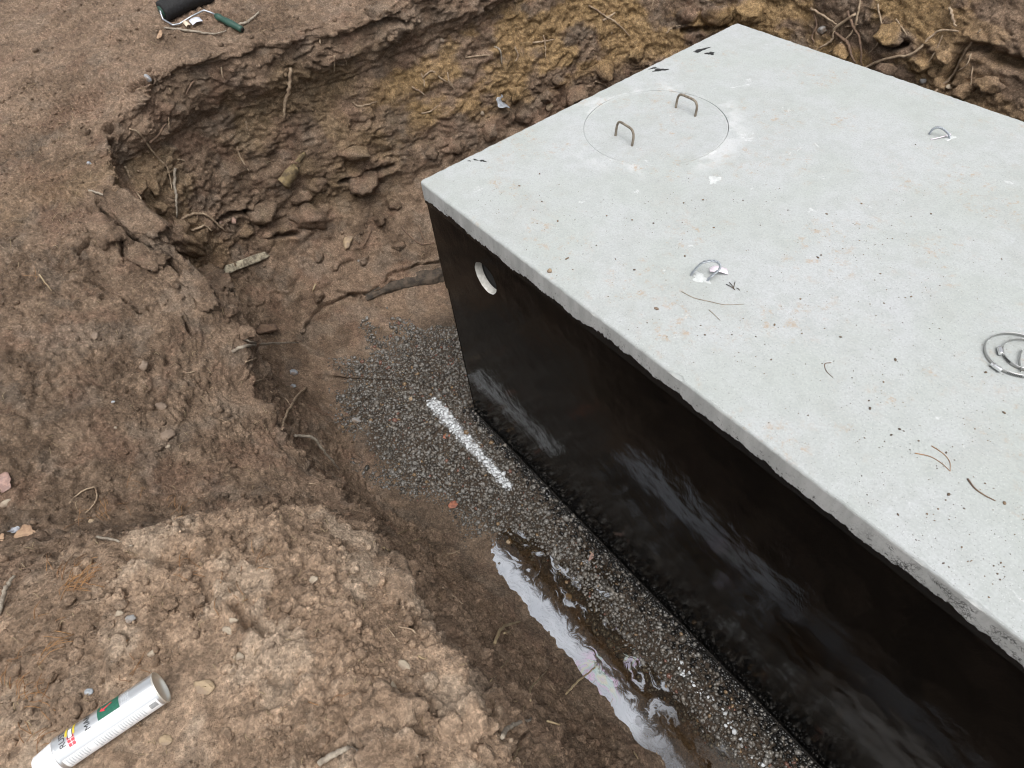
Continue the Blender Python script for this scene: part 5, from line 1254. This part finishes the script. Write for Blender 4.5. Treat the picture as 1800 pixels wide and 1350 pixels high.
# ------------------------------------------------------------------ spray can
def spray_can():
    zc = 1.73
    a, b = Vector(on_z(62, 1349, zc)), Vector(on_z(277, 1206, zc))
    ax = (b - a); ax.z = 0; ax.normalize()
    ga = drop(*(a + ax * .08).xy)[0].z; gb = drop(*(a + ax * .2).xy)[0].z
    root = empty('spray_can', a); tag(root, 'silver spray paint can with white cap lying on the sandy heap', 'spray can')
    up = Vector((0, 0, 1)); sd = up.cross(ax).normalized(); Rr = .033
    # angle measured from up towards the viewer side
    def pt(h, an, r): return ax * h + (up * math.cos(an) + sd * math.sin(an)) * r
    def lathe(name, prof, mat, parent, n_=64, smooth=True):
        V_, F_ = [], []
        for h, r in prof:
            for k in range(n_): V_.append(pt(h, 2 * math.pi * k / n_, max(r, .0001)))
        for j in range(len(prof) - 1):
            for k in range(n_): F_.append((j * n_ + k, j * n_ + (k + 1) % n_, (j + 1) * n_ + (k + 1) % n_, (j + 1) * n_ + k))
        return mesh_obj(name, V_, F_, mat, parent, smooth)
    body = lathe('can_body', [(.042, .0300), (.0425, .0326), (.0445, .0334), (.0465, .0326), (.048, .033), (.236, .033), (.2375, .0325)], M['can'], root)
    cap = lathe('cap', [(.0, .0001), (.0, .0215), (.0025, .0235), (.018, .0262), (.036, .0292), (.0425, .0300)], M['can_white'], root)
    base = lathe('can_base', [(.2370, .0326), (.2380, .0340), (.2400, .0344), (.2412, .0338), (.2405, .0322), (.2370, .0312), (.2335, .0280), (.2295, .018), (.228, .0001)], M['can_base'], root)
    def patch(name, a0, a1, h0, h1, mat, r=.0333, parent=body, n_=18):
        V_, F_ = [], []
        for i in range(n_ + 1):
            an = math.radians(a0 + (a1 - a0) * i / n_)
            V_ += [pt(h0, an, r), pt(h1, an, r)]
        F_ = [(2 * i, 2 * i + 2, 2 * i + 3, 2 * i + 1) for i in range(n_)]
        return mesh_obj(name, V_, F_, mat, parent, True)
    def text(body_, an0, h0, size, mat, r=.0335):
        """lettering wrapped round the can, its tops towards the cap"""
        cu = bpy.data.curves.new('lettering', 'FONT'); cu.body = body_; cu.size = size; cu.resolution_u = 3
        to = bpy.data.objects.new('lettering_tmp', cu); COL.objects.link(to); bpy.context.view_layer.update()
        me = bpy.data.meshes.new_from_object(to.evaluated_get(bpy.context.evaluated_depsgraph_get())); bpy.data.objects.remove(to)
        bm = bmesh.new(); bm.from_mesh(me); bmesh.ops.triangulate(bm, faces=bm.faces)
        bmesh.ops.subdivide_edges(bm, edges=[e for e in bm.edges if e.calc_length() > size * .12], cuts=2)
        for v in bm.verts:
            an = math.radians(an0) + AD * v.co.x / r; v.co = pt(h0 - v.co.y, an, r)
        bm.to_mesh(me); bm.free(); me.materials.clear(); me.materials.append(mat)
        o = bpy.data.objects.new('lettering', me); link(o, body); return o
    AD = LAB_DIR
    s = AD
    text('RUST-OLEUM', LAB0, .0680, .0160, M['ink'])
    text('MARKING', LAB0 + s * 6, .1160, .0160, M['ink'])
    patch('red_block', LAB0 - s * 10, LAB0 + s * 26, .0720, .0850, M['red'])
    for q in (2, 14): patch('block_line', LAB0 + s * q, LAB0 + s * (q + 1.6), .0720, .0850, M['white'], .0334)
    patch('block_line', LAB0 - s * 10, LAB0 + s * 26, .0780, .0788, M['white'], .0334)
    patch('badge_edge', LAB0 + s * 18, LAB0 + s * 56, .0735, .0835, M['ink'], .03338); patch('badge', LAB0 + s * 20, LAB0 + s * 54, .0750, .0820, M['white'], .03345)
    patch('yellow_flash', LAB0 + s * 30, LAB0 + s * 75, .0690, .0733, M['yellow']); patch('yellow_flash', LAB0 + s * 26, LAB0 + s * 75, .0838, .0875, M['yellow'], .0334)
    patch('green_panel', LAB0 + s * 12, LAB0 + s * 105, .131, .173, M['green'])
    V_ = [pt(h, math.radians(LAB0 + s * q), .0336) for h, q in ((.136, 42), (.147, 30), (.145, 38), (.160, 50), (.159, 55), (.142, 46), (.140, 56))]
    mesh_obj('red_arrow', V_, [(0, 1, 2), (2, 3, 4, 5), (0, 2, 5), (0, 5, 6)], M['red'], body)
    for q in range(4): patch('small_print', LAB0 + s * 14, LAB0 + s * 60, .178 + q * .0042, .1798 + q * .0042, M['greyprint'])
    patch('print_panel', -53, -112, .050, .232, M['white'], .03325)
    for q in range(32):
        if q in (9, 10, 20): continue
        patch('small_print', -58, -(96 - 6 * (q % 3)), .055 + q * .0047, .0572 + q * .0047, M['greyprint'], .0334)
    for q in range(7): patch('bar_code', -(62 + q * 3.2), -(63.6 + q * 3.2), .214, .229, M['ink'], .0335)
    g = max(ga, gb); root.location = (a.x, a.y, g + Rr + .001)
    return root
LAB_DIR, LAB0 = 1, -20
spray_can()

# ------------------------------------------------------------------ paint roller
def paint_roller():
    a, na = at(292, 38); zr = a.z
    b = Vector(on_z(392, -4, zr + .0)); g2 = drop(b.x, b.y)
    if g2: b.z = g2[0].z
    r = .046
    root = empty('paint_roller', a); tag(root, 'tar-soaked black paint roller with green handle lying on the upper ground', 'paint roller')
    A_ = a + Vector((0, 0, r)); B_ = b + Vector((0, 0, r)); L = (B_ - A_); ax = L.normalized(); off = -a
    s1 = ax.cross(Vector((0, 0, 1))).normalized(); s2 = ax.cross(s1)
    V_, F_ = [], []; m_, n_ = 60, 40
    prof = [(0, .62), (.004, .9)] + [(t, 1.0) for t in np.linspace(.02, .98, m_)] + [(.996, .9), (1.0, .62)]
    for t, k in prof:
        for i in range(n_):
            an = 2 * math.pi * i / n_; p = A_.lerp(B_, t); 
            q = r * k * (1 + random.uniform(-.05, .05) + .05 * math.sin(an * 2 + t * 6)); V_.append(p + (s1 * math.cos(an) + s2 * math.sin(an)) * q + off)
    for j in range(len(prof) - 1):
        for i in range(n_): F_.append((j * n_ + i, j * n_ + (i + 1) % n_, (j + 1) * n_ + (i + 1) % n_, (j + 1) * n_ + i))
    mesh_obj('roller_cover', V_, F_, M['nap'], root, True)
    mb_ = MB(); mb_.tube([A_ - ax * .004 + off, A_ - ax * .0035 + off, A_ + ax * .02 + off], lambda t: r * .60, 24); ec = mb_.build('end_cap', M['green_plastic'], root)
    mb_ = MB(); mb_.tube([A_ - ax * .007 + off, A_ + ax * .0 + off], lambda t: .009, 10); mb_.build('axle_nut', M['wire'], ec)
    def gp(u, v, h): return at(u, v)[0] + Vector((0, 0, h)) + off
    w_ = [A_ - ax * .006 + off, gp(291, 43, .025), gp(307, 50, .016), gp(318, 47, .014), gp(340, 37, .022), gp(363, 29, .03), gp(378, 34, .03), gp(388, 39, .026)]
    q = []
    for p0, p1 in zip(w_[:-1], w_[1:]): q += [p0, p0.lerp(p1, .12), p0.lerp(p1, .5), p0.lerp(p1, .88)]
    q.append(w_[-1]); MB().tube(q, .0043, 8).build('wire_frame', M['wire'], root)
    h0, h1 = gp(383, 37, .026), gp(428, 58, .016)
    c = [h0.lerp(h1, t) for t in np.linspace(0, 1, 14)]; pr = [.011, .016, .0165, .0135, .0145, .016, .017, .0175, .0175, .0165, .0155, .015, .0155, .0135]
    hd = MB().tube(c, lambda t: float(np.interp(t, np.linspace(0, 1, 14), pr)) * 1.05, 16).build('handle', M['green_plastic'], root)
    dr = (h1 - h0).normalized(); MB().tube([h1 - dr * .002, h1 + dr * .0015], .0105, 14).build('threaded_socket', M['rubber'], hd)
    # printed sleeve card still hooked on the frame
    c0 = gp(343, 44, .018); 
    for nm, uu, vv, wd, mt in (('label_card', 347, 43, .028, 'paper'), ('card_end', 331, 48, .012, 'tan_paper')):
        cc = gp(uu, vv, .016); e = (gp(355, 38, 0) - gp(335, 47, 0)); e.z = 0; e.normalize(); f = Vector((0, 0, 1)).cross(e)
        V_ = []
        for i in range(6):
            t = i / 5 * 2 - 1
            for s_ in (-1, 1):
                for hh in (0, .001): V_.append(cc + e * t * wd + f * s_ * .018 * (1 + .1 * math.sin(i * 2.1)) + Vector((0, 0, hh + .006 * (1 - t * t) + .006 * s_)))
        F_ = []
        for i in range(5):
            q_ = i * 4; F_ += [(q_, q_ + 4, q_ + 6, q_ + 2), (q_ + 1, q_ + 3, q_ + 7, q_ + 5), (q_, q_ + 1, q_ + 5, q_ + 4), (q_ + 2, q_ + 6, q_ + 7, q_ + 3)]
        F_ += [(0, 2, 3, 1), (20, 21, 23, 22)]
        mesh_obj(nm, V_, F_, M[mt], root, True)
paint_roller()
print('tris', sum(len(o.data.loop_triangles) or len(o.data.polygons) for o in bpy.data.objects if o.type == 'MESH'), NA, NB)
